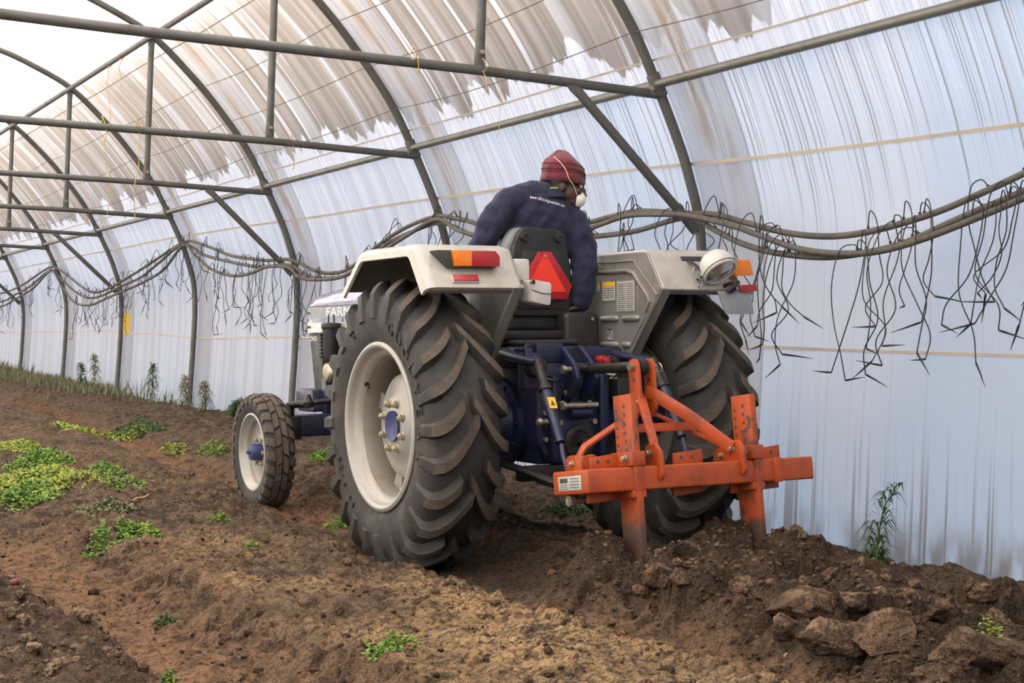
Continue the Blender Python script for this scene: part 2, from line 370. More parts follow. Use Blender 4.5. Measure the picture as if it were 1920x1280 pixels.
# ------------------------------------------------------------------ the ground
def interp(x, tab):
    return np.interp(x, [t[0] for t in tab], [t[1] for t in tab])
PROFILE = [(-2, .12), (.2, .20), (.80, .21), (.98, .16), (1.12, .02), (1.35, -.02), (1.6, -.02), (1.74, .02), (1.86, .085), (2.3, .115), (2.7, .085), (2.9, .02),
           (3.05, .0), (3.25, .0), (3.42, .06), (3.7, .11), (4.05, .10), (4.26, .05), (4.36, .0), (4.66, .0), (4.84, .02), (5.2, -.005), (5.7, -.02)]
FAR = [(-2, .12), (.8, .20), (1.1, .06), (1.6, .03), (1.95, .10), (2.4, .14), (2.8, .11), (2.97, .06), (3.06, .02), (3.30, .02), (3.42, .08), (3.7, .17), (4.2, .19), (4.7, .15), (5.3, .12), (5.8, .10)]
def smooth(e0, e1, x):
    t = np.clip((x - e0) / (e1 - e0), 0, 1); return t * t * (3 - 2 * t)
def zones(x, y):
    sh = .09 * np.clip(y - 8.7, 0, 10)
    w = .07 * np_noise(y * .7, y * 0 + 3.3, 5) + .035 * np_noise(y * 2.3, y * 0 + 8.1, 6)
    far = smooth(7.9, 9.6, y)
    plough = smooth(3.02, 3.26, x + w + .10 * np_noise(x * 3, y * 3, 9)) * (1 - smooth(4.20, 4.55, x)) * (1 - smooth(5.15, 5.75, y + .15 * np_noise(x * 4, y * 2, 12)))
    return sh, w, far, plough
def hash2(i, j, s):
    h = (i * 73856093 ^ j * 19349663 ^ (s * 83492791)) & 0x7fffffff
    h = ((h ^ (h >> 15)) * 2246822519) & 0xffffffff; h = ((h ^ (h >> 13)) * 3266489917) & 0xffffffff
    return (h ^ (h >> 16)) / 4294967295.0
def broken(x, y, cell, seed, tilt, lift, crack):
    """broken plates of soil: every Voronoi cell is a tilted slab with a crack round it"""
    wx = x + .22 * cell * fbm(x / cell * 2.2, y / cell * 2.2, 3, seed + 1); wy = y + .22 * cell * fbm(x / cell * 2.2 + 9, y / cell * 2.2 + 4, 3, seed + 5)
    gx, gy = wx / cell, wy / cell; ix, iy = np.floor(gx).astype(np.int64), np.floor(gy).astype(np.int64)
    f1 = np.full(x.shape, 9.); f2 = np.full(x.shape, 9.); hh = np.zeros(x.shape)
    for a in (-1, 0, 1):
        for b_ in (-1, 0, 1):
            i, j = ix + a, iy + b_; cx_, cy_ = i + .15 + .7 * hash2(i, j, seed), j + .15 + .7 * hash2(i, j, seed + 1)
            d = np.hypot(gx - cx_, gy - cy_); pl_ = lift * hash2(i, j, seed + 2) + tilt * ((gx - cx_) * (hash2(i, j, seed + 3) * 2 - 1) + (gy - cy_) * (hash2(i, j, seed + 4) * 2 - 1))
            c1 = d < f1; f2 = np.where(c1, f1, np.minimum(f2, d)); hh = np.where(c1, pl_, hh); f1 = np.where(c1, d, f1)
    return hh - crack * np.exp(-(f2 - f1) / .10)
def gz(x, y):
    x = np.asarray(x, float); y = np.asarray(y, float)
    sh, w, far, plough = zones(x, y)
    w2 = w + .05 * fbm(x * 3.1, y * 3.1, 3, 21)
    h = interp(x + w2, PROFILE) * (1 - far) + interp(x - sh + w2, FAR) * far
    h = h * (1 + .25 * np_noise(x * .5 + 2, y * .35, 31))
    near_mound = (1 - smooth(.9, 1.25, x + w)) * (1 - smooth(4.6, 5.6, y)); h = h + near_mound * .07
    h = h + .0125 * np.clip(y - 6, 0, 40)
    # ploughed soil: heaved and lumpy
    lump = np.abs(fbm(x * 2.6, y * 2.6, 4, 41)) * .17 + np.abs(fbm(x * 7, y * 7, 3, 44)) * .07
    bk = broken(x, y, .31, 201, .15, .085, .07) + broken(x, y, .085, 301, .028, .018, .014)
    h = h * (1 - plough * .6) + plough * (.05 + lump * .55 + bk + .06 * smooth(4.6, 5.2, y) - .05 * (1 - smooth(3.1, 4.2, y)))
    h = h + .035 * np.exp(-((x - 3.46) / .20) ** 2 - ((y - 5.15) / .25) ** 2) + .015 * np.exp(-((x - 4.06) / .18) ** 2 - ((y - 5.15) / .25) ** 2)
    # the tyre ruts stay firm, everything else is rough
    rut = np.exp(-((x - 3.10) / .13) ** 2) * smooth(4.6, 6.0, y) * (1 - smooth(8.7, 9.0, y)) + np.exp(-((x - 4.48) / .15) ** 2) * smooth(5.8, 6.3, y) * (1 - smooth(8.7, 9.0, y))
    rut = np.clip(rut, 0, 1)
    edge = np.exp(-((x + w2 - 1.80) / .16) ** 2) + .7 * np.exp(-((x + w2 - 2.82) / .16) ** 2) + .6 * np.exp(-((x + w2 - .95) / .25) ** 2)
    h = h + np.clip(edge, 0, 1) * (broken(x, y, .16, 401, .05, .035, .03)) * (1 - plough) * (1 - far)
    rough = .042 * fbm(x * 4.2, y * 3.2, 5, 51) + .030 * np.abs(fbm(x * 11, y * 8, 4, 55)) + .010 * fbm(x * 38, y * 30, 3, 59)
    ridges = .028 * np.abs(np.sin((y * 1.0 + x * .45 + .10 * fbm(x * 4, y * 4, 2, 71)) * 21)) * smooth(3.25, 3.36, x) * (1 - smooth(3.85, 4.0, x)) * smooth(6.6, 7.0, y) * (1 - smooth(9.2, 9.6, y))
    mark = .026 * np.abs(np.sin((y * .8 - x * 1.2 + .1 * fbm(x * 4, y * 4, 2, 73)) * 19)) * smooth(2.05, 2.2, x) * (1 - smooth(2.7, 2.85, x)) * smooth(8.0, 8.6, y) * (1 - smooth(11, 12, y))
    furrow = np.exp(-((x - 1.42) / .22) ** 2) * (1 - far)
    h = h + .05 * np.exp(-((x - 3.08) / .3) ** 2) * smooth(7.3, 8.4, y) * (1 - smooth(9.2, 10.5, y))
    h = h + rough * (1 - .75 * rut) * (1 - .45 * furrow) * 1.15 + ridges + mark
    h = h - rut * .008
    return h
xs = np.concatenate([np.arange(-1.9, .5, .09), np.arange(.5, 5.0, .0125), np.arange(5.0, 5.75, .02)])
ys = np.concatenate([np.arange(-4, 2.7, .2), np.arange(2.7, 7.2, .0125), np.arange(7.2, 10, .022), np.arange(10, 17, .05), np.arange(17, 39.1, .12)])
X, Y = np.meshgrid(xs, ys); Z = gz(X, Y)
nx, ny = len(xs), len(ys)
import bisect
xl, yl = xs.tolist(), ys.tolist()
def gzs(x, y):
    i = min(max(bisect.bisect_right(xl, x) - 1, 0), nx - 2); j = min(max(bisect.bisect_right(yl, y) - 1, 0), ny - 2)
    u, v = (x - xl[i]) / (xl[i + 1] - xl[i]), (y - yl[j]) / (yl[j + 1] - yl[j]); u, v = min(max(u, 0), 1), min(max(v, 0), 1)
    return float(Z[j, i] * (1 - u) * (1 - v) + Z[j, i + 1] * u * (1 - v) + Z[j + 1, i] * (1 - u) * v + Z[j + 1, i + 1] * u * v)
me = bpy.data.meshes.new('floor'); me.vertices.add(nx * ny)
me.vertices.foreach_set('co', np.stack([X, Y, Z], -1).reshape(-1).astype(np.float32))
i0 = (np.arange(ny - 1)[:, None] * nx + np.arange(nx - 1)[None, :]).reshape(-1)
quads = np.stack([i0, i0 + 1, i0 + nx + 1, i0 + nx], -1).astype(np.int32)
me.loops.add(quads.size); me.polygons.add(len(quads))
me.loops.foreach_set('vertex_index', quads.reshape(-1)); me.polygons.foreach_set('loop_start', np.arange(0, quads.size, 4, dtype=np.int32))
me.update(); me.polygons.foreach_set('use_smooth', np.ones(len(quads), bool))
sh, w, far, plough = zones(X, Y)
blot = np.clip(.55 + 1.1 * fbm(X * 1.1, Y * .9, 4, 81), 0, 1)
tanm = 1.25 * smooth(1.78, 1.92, X + w) * (1 - smooth(2.75, 3.1, X + w)) * (1 - smooth(6.3, 7.6, Y)) * blot + .35 * blot * smooth(2.0, 2.2, X - sh) * (1 - smooth(2.8, 3.0, X - sh)) * far
orm = np.exp(-((X - 1.42 + w) / .30) ** 2) * (1 - smooth(7.5, 9, Y)) * .9 + np.exp(-((X - sh - 3.16 + w) / .17) ** 2) * smooth(7.6, 8.2, Y) + .7 * np.exp(-((X - 2.95) / .18) ** 2) * (1 - smooth(4.5, 5.4, Y))
dkm = plough * .9 + np.exp(-((X - 3.30) / .22) ** 2) * smooth(4.7, 5.2, Y) * (1 - smooth(6.4, 7.2, Y)) * .9 + (1 - smooth(.95, 1.15, X + w)) * .5
ca = me.color_attributes.new('dust', 'FLOAT_COLOR', 'POINT')
ca.data.foreach_set('color', np.stack([np.clip(tanm, 0, 1), np.clip(orm, 0, 1), np.clip(dkm, 0, 1), np.ones_like(X)], -1).reshape(-1).astype(np.float32))
floor = link('floor', me, M['soil']); tag(floor, 'bare brown soil in ridged beds and furrows under the tunnel', kind='structure')
# soil outside the film
ob = B(); v = ob.verts([(-60, -60, -.12), (70, -60, -.12), (70, 110, -.12), (-60, 110, -.12)]); ob.face(v)
outer = ob.build('ground_outside', M['clod']); tag(outer, 'flat bare soil outside the plastic tunnel', kind='structure')

# ------------------------------------------------------------------ tunnel film and frame
XC = 1.9
HALF = [(5.50, -.15), (5.52, .5), (5.545, 1.0), (5.56, 1.5), (5.535, 1.85), (5.45, 2.13), (5.37, 2.33), (5.20, 2.67), (4.98, 3.05), (4.65, 3.46), (4.37, 3.75), (4.0, 4.07), (3.6, 4.27), (3.2, 4.42), (2.6, 4.56), (1.9, 4.62)]
prof = [Vector((p[0], p[1])) for p in HALF] + [Vector((2 * XC - p[0], p[1])) for p in HALF[-2::-1]]
PR = catmull([(p.x, p.y, 0) for p in prof], 6); PR = [Vector((p.x, p.y)) for p in PR]
arc = [0.]
for a, b in zip(PR, PR[1:]): arc.append(arc[-1] + (b - a).length)
i_p = min(range(len(PR)), key=lambda i: (PR[i] - Vector((5.20, 2.67))).length)
i_q = len(PR) - 1 - i_p
ARC = [a - arc[i_p] for a in arc]
def nrm(i):
    d = (PR[min(i + 1, len(PR) - 1)] - PR[max(i - 1, 0)]).normalized(); return Vector((d.y, -d.x))   # outwards
RIBS = [7.683 + 3.5 * n for n in range(-3, 9)]
def wall_x(z):
    k = min(range(i_p + 1), key=lambda i: abs(PR[i].y - z)); return PR[k].x
FY = np.concatenate([np.arange(-3.6, 4, .35), np.arange(4, 16, .10), np.arange(16, 37.6, .2)])
def film(name, i0, i1, label):
    idx = list(range(i0, i1 + 1)); vs, uvs, fs = [], [], []
    for y in FY:
        ph = ((y - 7.683) / 3.5) % 1.0; sag = .035 * math.sin(math.pi * ph)
        for i in idx:
            n_ = nrm(i); p = PR[i]
            wr = .012 * noise.noise((y * 3.0, ARC[i] * .5, 1.7)) + .02 * noise.noise((y * .9, ARC[i] * .8, 6.7))
            o = .045 + (-sag * .35 + wr) * (1 if -.15 < 1 else 0)
            o = max(o, .036)
            vs.append((p.x + n_.x * o, y, p.y + n_.y * o)); uvs.append((y, ARC[i] if p.x >= XC else ARC[-1] + ARC[0] - ARC[i] if False else (ARC[i] if p.x >= XC else ARC[len(PR) - 1 - i])))
    n = len(idx)
    for r in range(len(FY) - 1):
        for k in range(n - 1): fs.append((r * n + k, r * n + k + 1, (r + 1) * n + k + 1, (r + 1) * n + k))
    me = bpy.data.meshes.new(name); me.from_pydata(vs, [], fs); me.update()
    uvl = me.uv_layers.new(name='film'); li = np.empty(len(me.loops), np.int32); me.loops.foreach_get('vertex_index', li)
    uvl.data.foreach_set('uv', np.array(uvs, np.float32)[li].reshape(-1)); me.polygons.foreach_set('use_smooth', [True] * len(me.polygons))
    return tag(link(name, me, M['film']), label, kind='structure')
film('wall_right', 0, i_p, 'white plastic film side wall streaked with dirt')
film('ceiling', i_p, i_q, 'dirty translucent plastic film roof over the hoops')
film('wall_left', i_q, len(PR) - 1, 'white plastic film side wall behind the camera side')
for nm, yy, lb in (('wall_back', 37.6, 'plastic film gable at the far end of the tunnel'), ('wall_front', -3.6, 'plastic film gable behind the viewer')):
    b = B(); bot = b.verts([(p.x, yy, -.15) for p in PR]); top = b.verts([(p.x + nrm(i).x * .04, yy, p.y + nrm(i).y * .04) for i, p in enumerate(PR)])
    me_ = None
    for k in range(len(PR) - 1): b.face([bot[k], bot[k + 1], top[k + 1], top[k]])
    me_ = b.mesh(nm); uvl = me_.uv_layers.new(name='film')
    for lp in me_.loops:
        co = me_.vertices[lp.vertex_index].co; uvl.data[lp.index].uv = (co.x * .99 + 40.2, co.z * .4 - 1.6)
    tag(link(nm, me_, M['film']), lb, kind='structure')

fr = empty('tunnel_frame'); tag(fr, 'galvanised steel pipe hoops, ties and purlins carrying the film', kind='structure')
rib_b = B(); rib_b.tube([(p.x, 0, p.y) for p in PR], .033, 10); rib_me = rib_b.mesh('rib'); rib_me.materials.append(M['pipe'])
tie_b = B(); tie_b.tube([(5.19, 0, 2.612), (5.13, 0, 2.616), (4.0, 0, 2.63), (1.9, 0, 2.62), (-.2, 0, 2.63), (-1.33, 0, 2.616), (-1.39, 0, 2.612)], [.024] + [.028] * 5 + [.024], 10)
tie_me = tie_b.mesh('tie_beam'); tie_me.materials.append(M['pipe'])
def flat_bar(p0, p1, r):
    """pipe with flattened, bolted ends"""
    b = B(); p0, p1 = Vector(p0), Vector(p1); d = (p1 - p0).normalized()
    ax = Vector((0, 1, 0)); s = d.cross(ax).normalized(); rings = []
    for t, fx, fs in ((0, .35, 1.25), (.05, .35, 1.3), (.12, 1, 1), (1 - .12, 1, 1), (1 - .05, .35, 1.3), (1, .35, 1.25)):
        L = (p1 - p0).length; tt = t if t < .5 else t
        c = p0 + d * (L * (0 if t == 0 else 1 if t == 1 else (t * .9 / L if t < .5 else 1 - (1 - t) * .9 / L)))
        rings.append(b.verts([c + (ax * math.cos(2 * math.pi * k / 10) * fx + s * math.sin(2 * math.pi * k / 10) * fs) * r for k in range(10)]))
    for a, c in zip(rings, rings[1:]):
        for k in range(10): b.face([a[k], a[(k + 1) % 10], c[(k + 1) % 10], c[k]])
    b.face(rings[0][::-1]); b.face(rings[-1])
    return b
st_me = flat_bar((3.98, 0, 2.655), (4.0, 0, 4.05), .029).mesh('strut'); st_me.materials.append(M['pipe'])
stm_me = flat_bar((-.18, 0, 2.655), (-.2, 0, 4.05), .029).mesh('strut'); stm_me.materials.append(M['pipe'])
br_me = flat_bar((4.575, -.012, 2.625), (5.50, -.012, 1.80), .029).mesh('brace'); br_me.materials.append(M['pipe'])
cl_b = B(); cl_b.tube([(5.165, 0, 2.735), (5.235, 0, 2.605)], .043, 12); cl_b.box(5.14, 5.23, -.05, .05, 2.60, 2.66); cl_b.cyl((5.15, -.06, 2.63), (5.15, .06, 2.63), .012)
cl_me = cl_b.mesh('clamp', .004); cl_me.materials.append(M['pipe'])
bo_b = B(); bo_b.cyl((3.98, -.045, 2.73), (3.98, .045, 2.73), .013, n=6); bo_me = bo_b.mesh('bolt'); bo_me.materials.append(M['steel'])
for k, y in enumerate(RIBS):
    for nm, me_ in [('rib', rib_me), ('tie_beam', tie_me), ('strut', st_me), ('strut', stm_me), ('clamp', cl_me), ('bolt', bo_me)] + ([('brace', br_me)] if (k - 3) % 2 == 0 else []):
        if nm in ('strut', 'bolt', 'brace') and y < 4: continue
        o = link(nm, me_, None, fr); o.location.y = y
for (x, z, r, m_) in ((5.19, 2.675, .028, 'pipebright'), (3.97, 4.035, .028, 'pipe'), (1.9, 4.57, .028, 'pipe'), (-.17, 4.035, .028, 'pipe'), (-1.39, 2.675, .028, 'pipe')):
    b = B(); b.tube([(x, y, z) for y in (-3.5, 8, 20, 37.5)], r, 10); b.build('purlin', m_, fr)
# straps and wires lie on the film along the tunnel
def strap(name, pts, wdt, label):
    b = B(); pa = [Vector(p) for p in pts]; rows = []
    for i, p in enumerate(pa):
        k = min(range(len(PR)), key=lambda i_: (PR[i_] - Vector((p.x, p.z))).length)
        d = (PR[min(k + 1, len(PR) - 1)] - PR[k - 1]).normalized(); n_ = nrm(k)
        c = Vector((p.x, p.z))
        q = [c + d * wdt * .5, c - d * wdt * .5, c - d * wdt * .5 + n_ * .004, c + d * wdt * .5 + n_ * .004]
        rows.append(b.verts([(a.x, p.y, a.y) for a in q]))
    for a, c in zip(rows, rows[1:]):
        for j in range(4): b.face([a[j], a[(j + 1) % 4], c[(j + 1) % 4], c[j]])
    return tag(b.build(name, 'tape', None, smooth=30), label, 'strap', 'tan straps lacing the film')
yy = np.arange(3.0, 37, .5)
def on_film(z, off=.031):
    k = next(i for i in range(1, i_p + 60) if PR[i].y >= z); t = (z - PR[k - 1].y) / (PR[k].y - PR[k - 1].y)
    p = PR[k - 1].lerp(PR[k], t); n_ = nrm(k - 1).lerp(nrm(k), t); return p.x + n_.x * off, p.y + n_.y * off
def zpath(tab): return [interp(y, tab) + .004 * math.sin(y * 1.7) for y in yy]
for nm, tab, wd, lb in (('film_strap', [(3, 2.08), (5, 2.115), (7.1, 2.175), (8.7, 2.235), (14.4, 2.32), (18, 2.38), (25, 2.40), (37, 2.42)], .020, 'tan strap running along the film above the drip hoses'),
                        ('film_strap', [(3, 1.03), (5, 1.048), (7.1, 1.092), (14.3, 1.162), (17.8, 1.16), (22.7, 1.27), (37, 1.33)], .016, 'tan strap running along the film below the drip hoses'),
                        ('film_strap', [(3, 2.80), (37, 2.80)], .013, 'tan strap on the film just above the eave purlin'),
                        ('film_strap', [(3, 3.93), (37, 3.93)], .012, 'tan strap on the roof film just below the upper purlin')):
    pts = []
    for y, z in zip(yy, zpath(tab)):
        x_, z_ = on_film(z); pts.append((x_, y, z_))
    # smooth the x so that the strap lies in one sweep
    strap(nm, pts, wd, lb)
for k, (z0, lb) in enumerate(((2.98, 'thin sagging wire under the roof film, lowest of the wires'), (3.30, 'thin sagging wire under the roof film, second from the eave'), (3.62, 'thin sagging wire under the roof film, nearest the upper purlin'))):
    b = B(); pts = []
    for y in np.arange(0, 37, .35):
        ph = ((y - 7.683) / 3.5) % 1.0; x_, z_ = on_film(z0, -.02); s = .09 * math.sin(math.pi * ph) * (.7 + .5 * noise.noise((int((y - 7.683) // 3.5) * 1.3, k, 0)))
        pts.append((x_ - s * .7, y, z_ - s))
    tag(b.tube(pts, .0032, 5).build('roof_wire', 'wire'), lb, 'wire', 'wires under the roof film')
# ------------------------------------------------------------------ tractor
TR_ROT = (0, R(-1.8), 0); TR_LOC = (3.765, 6.52, 0.0)
tr = empty('tractor', TR_LOC, TR_ROT)
tag(tr, 'blue and silver farm tractor with large muddy rear tyres beside the film wall', 'tractor')
RC = .69           # rear wheel centre height
# --- rear tyres
tp = [(-.142, .372), (-.158, .40), (-.176, .45), (-.182, .50), (-.176, .56), (-.160, .605), (-.125, .632), (-.07, .644), (0, .648), (.07, .644), (.125, .632), (.160, .605), (.176, .56), (.182, .50), (.176, .45), (.158, .40), (.142, .372), (.12, .368), (.10, .40), (-.10, .40), (-.12, .368)]
b = B(); b.lathe(tp, 72, closed=True); tyre_me = b.mesh('tyre', smooth=60); tyre_me.materials.append(M['tyre'])
def lug_mesh(side, w0):
    b = B(); st = []
    for t in np.linspace(0, 1, 9):
        w = w0 + (.182 - w0) * t
        st.append((w, interp(w, [(-.05, .645), (0, .648), (.07, .644), (.125, .632), (.160, .605), (.176, .57), (.182, .535)])))
    st[-1] = (.183, .505)
    rows = []
    for k, (w, r) in enumerate(st):
        t = np.clip(w / .18, -.2, 1); phi = -.31 * (1 - (1 - max(t, 0)) ** 1.75) + (.30 * -min(t, 0))
        nx_ = interp(w, [(0, 0), (.10, .08), (.14, .3), (.165, .65), (.18, .95)]); nr = math.sqrt(max(0, 1 - nx_ ** 2))
        h = interp(w, [(0, .046), (.12, .047), (.16, .040), (.178, .026), (.183, .010)])
        hb, ht = .048, .025
        if k == 0: h *= .95
        def P(ww, rr_, da): a = phi + da / .66; return (side * ww, -rr_ * math.cos(a), rr_ * math.sin(a))
        lo = (w - nx_ * .012, r - nr * .012)
        wt, rt_ = w + nx_ * h, r + nr * h
        rows.append(b.verts([P(*lo, -hb), P(w + nx_ * h * .35, r + nr * h * .35, -hb * .74), P(wt, rt_, -ht), P(wt, rt_, ht), P(w + nx_ * h * .35, r + nr * h * .35, hb * .74), P(*lo, hb)]))
    for a, c in zip(rows, rows[1:]):
        for k in range(6): b.face([a[k], a[(k + 1) % 6], c[(k + 1) % 6], c[k]])
    b.face(rows[0]); b.face(rows[-1][::-1])
    me = b.mesh('tread_lug', smooth=50); me.materials.append(M['tyre']); me.materials.append(M['lug'])
    for p in me.polygons:
        c = p.center; n_ = p.normal; rad = Vector((side * interp(abs(c.x), [(.1, 0), (.18, .9)]), c.y / .66, c.z / .66)).normalized()
        if n_.dot(rad) > .80: p.material_index = 1
    return me
LUGS = {(s, l): lug_mesh(s, w0) for s in (-1, 1) for l, w0 in ((0, -.012), (1, .052))}
rimp = [(.150, .396), (.166, .398), (.174, .388), (.172, .374), (.160, .366), (.140, .362), (.128, .352), (.120, .338), (.100, .333), (.086, .326), (.06, .322), (-.05, .322), (-.10, .335), (-.14, .365), (-.165, .392), (-.15, .39), (-.13, .375), (-.09, .345), (-.04, .331), (.05, .331), (.10, .344), (.12, .372)]
b = B(); b.lathe(rimp, 64, closed=True); rim_me = b.mesh('wheel_rim', smooth=50); rim_me.materials.append(M['rim']); rim_me.materials.append(M['rimdustshade'])
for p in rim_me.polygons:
    if p.center.x < .095: p.material_index = 1  # barrel faces get the darker colour with dust and shade painted in
b = B(); b.lathe([(.088, .001), (.088, .128), (.080, .142), (.062, .165), (.055, .195), (.052, .222), (.040, .242), (.022, .250), (.004, .250), (.004, .001)], 48); disc_me = b.mesh('wheel_disc', smooth=35); disc_me.materials.append(M['rim'])
b = B(); b.lathe([(.086, .074), (.100, .072), (.098, .062), (.092, .045), (.0905, .001)], 32); cap_me = b.mesh('hub_cap', smooth=50); cap_me.materials.append(M['hubblue'])
b = B(); b.cyl((.086, 0, 0), (.092, 0, 0), .021, n=14); b.cyl((.090, 0, 0), (.108, 0, 0), .0175, n=6); b.cyl((.107, 0, 0), (.115, 0, 0), .010, n=8); nut_me = b.mesh('wheel_nut', .0012); nut_me.materials.append(M['nut'])
b = B(); b.prism(rpoly([(-.03, .235), (.03, .235), (.045, .33), (-.045, .33)], .008), 'x', .004, .022); brk_me = b.mesh('rim_bracket', .003); brk_me.materials.append(M['rim'])
b = B(); b.cyl((.105, 0, .326), (.105, 0, .346), .012, n=10); b.cyl((.105, 0, .300), (.105, 0, .33), .006, n=8); valve_me = b.mesh('valve'); valve_me.materials.append(M['black'])
def rear_wheel(s):
    c = (s * .695, 0, RC)
    ty = link('tyre', tyre_me, None, tr); ty.location = c
    ty['label'] = 'black muddy rear tyre with chevron tread'
    for k in range(24):
        for side in (-1, 1):
            o = link('tread_lug', LUGS[(side, k % 2)], None, ty); o.rotation_euler.x = -(2 * math.pi * k / 24 + (math.pi / 24 if side > 0 else 0) + .06)
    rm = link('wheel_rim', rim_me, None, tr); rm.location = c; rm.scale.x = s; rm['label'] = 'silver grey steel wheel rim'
    d = link('wheel_disc', disc_me, None, tr); d.location = c; d.scale.x = s
    o = link('hub_cap', cap_me, None, d); o['label'] = 'blue hub centre'
    for k in range(8):
        a = math.pi / 8 + k * math.pi / 4; o = link('wheel_nut', nut_me, None, d); o.location = (0, .112 * math.cos(a), .112 * math.sin(a)); o.rotation_euler.x = k * .4
    for k in range(4):
        o = link('rim_bracket', brk_me, None, rm); o.rotation_euler.x = R(20) + k * math.pi / 2
    o = link('valve', valve_me, None, rm); o.rotation_euler.x = R(-55)
    return ty
tl = rear_wheel(-1); rear_wheel(1)
# raised sidewall lettering
def ring_text(name, s, r, size, a0, step, x, parent):
    out = None; meshes = []
    for i, ch in enumerate(s):
        if ch == ' ': continue
        a = R(a0 + step * i); rv, u_, n_ = Vector((0, -math.cos(a), -math.sin(a))), Vector((0, -math.sin(a), math.cos(a))), Vector((-1, 0, 0))
        mt = Matrix((rv, u_, n_)).transposed().to_4x4(); mt.translation = Vector((x, -r * math.sin(a), r * math.cos(a)))
        o = text('lettering', ch, size, 'tyre', parent, mt, .003); o.name = name
text_ring = ring_text('sidewall_letter', 'GOODYEAR', .488, .085, 22, 11.5, -.1835, tl)
ring_text('sidewall_letter', '14.9-28', .475, .045, 215, 5.5, -.1825, tl)
ring_text('sidewall_letter', '6', .49, .05, -30, 5.5, -.1835, tl)

# --- front wheels
FC = (0.69, 2.085, .432)
fp = [(-.058, .222), (-.07, .24), (-.080, .275), (-.080, .305), (-.070, .325), (-.05, .331), (.05, .331), (.070, .325), (.080, .305), (.080, .275), (.07, .24), (.058, .222), (.05, .218), (-.05, .218)]
b = B(); b.lathe(fp, 60, closed=True); ft_me = b.mesh('tyre', smooth=55); ft_me.materials.append(M['tyre'])
def fblock(w0, w1, span, r0, r1, skew, taper=0):
    b = B(); rows = []
    for t in (0, .5, 1):
        w = w0 + (w1 - w0) * t
        def P(r, a): a = a + skew * (t - .5); return (w, -r * math.cos(a), r * math.sin(a))
        rt_ = r1 - taper * t * t
        rows.append(b.verts([P(r0 - taper * t * 1.2, -span / 2), P(rt_, -span / 2 * .92), P(rt_, span / 2 * .92), P(r0 - taper * t * 1.2, span / 2)]))
    for a, c in zip(rows, rows[1:]):
        for k in range(4): b.face([a[k], a[(k + 1) % 4], c[(k + 1) % 4], c[k]])
    b.face(rows[0]); b.face(rows[-1][::-1])
    me = b.mesh('tread_block', smooth=30); me.materials.append(M['lug']); return me
n_c, n_s = 20, 26
blk = [(fblock(-.036, -.004, 2 * math.pi / n_c * .95, .322, .348, .06), n_c, 0), (fblock(.004, .036, 2 * math.pi / n_c * .95, .322, .348, -.06), n_c, .5),
       (fblock(-.044, -.086, 2 * math.pi / n_s * .66, .318, .345, .05, .022), n_s, 0), (fblock(.044, .086, 2 * math.pi / n_s * .66, .318, .345, -.05, .022), n_s, .5)]
b = B(); b.lathe([(.062, .234), (.070, .233), (.072, .222), (.060, .212), (.045, .206), (.038, .192), (.03, .186), (-.03, .186), (-.06, .21), (-.07, .232), (-.06, .232), (-.03, .196), (.03, .196), (.05, .22)], 48, closed=True); frim_me = b.mesh('wheel_rim', smooth=45); frim_me.materials.append(M['rim'])
b = B(); b.lathe([(.012, .001), (.012, .095), (.004, .12), (-.002, .16), (.010, .186), (-.006, .19), (-.016, .16), (-.012, .001)], 40); fdisc_me = b.mesh('wheel_disc', smooth=40); fdisc_me.materials.append(M['rim'])
b = B(); b.lathe([(.0, .052), (.06, .050), (.075, .044), (.078, .030), (.078, .001)], 24); b.cyl((.078, 0, 0), (.10, 0, 0), .008); fhub_me = b.mesh('hub', smooth=40); fhub_me.materials.append(M['hubblue'])
b = B(); b.cyl((.0, 0, 0), (.028, 0, 0), .013, n=6); fnut_me = b.mesh('wheel_nut', .001); fnut_me.materials.append(M['nut'])
def front_wheel(s):
    c = (s * FC[0], FC[1], FC[2])
    ty = link('tyre', ft_me, None, tr); ty.location = c; ty['label'] = 'narrow front tyre with ribbed tread'
    for me_, n, off in blk:
        for k in range(n): o = link('tread_block', me_, None, ty); o.rotation_euler.x = -2 * math.pi * (k + off) / n
    rm = link('wheel_rim', frim_me, None, tr); rm.location = c; rm.scale.x = s
    d = link('wheel_disc', fdisc_me, None, tr); d.location = c; d.scale.x = s
    link('hub', fhub_me, None, d)
    for k in range(6):
        a = k * math.pi / 3; o = link('wheel_nut', fnut_me, None, d); o.location = (.008, .078 * math.cos(a), .078 * math.sin(a))
front_wheel(-1); front_wheel(1)

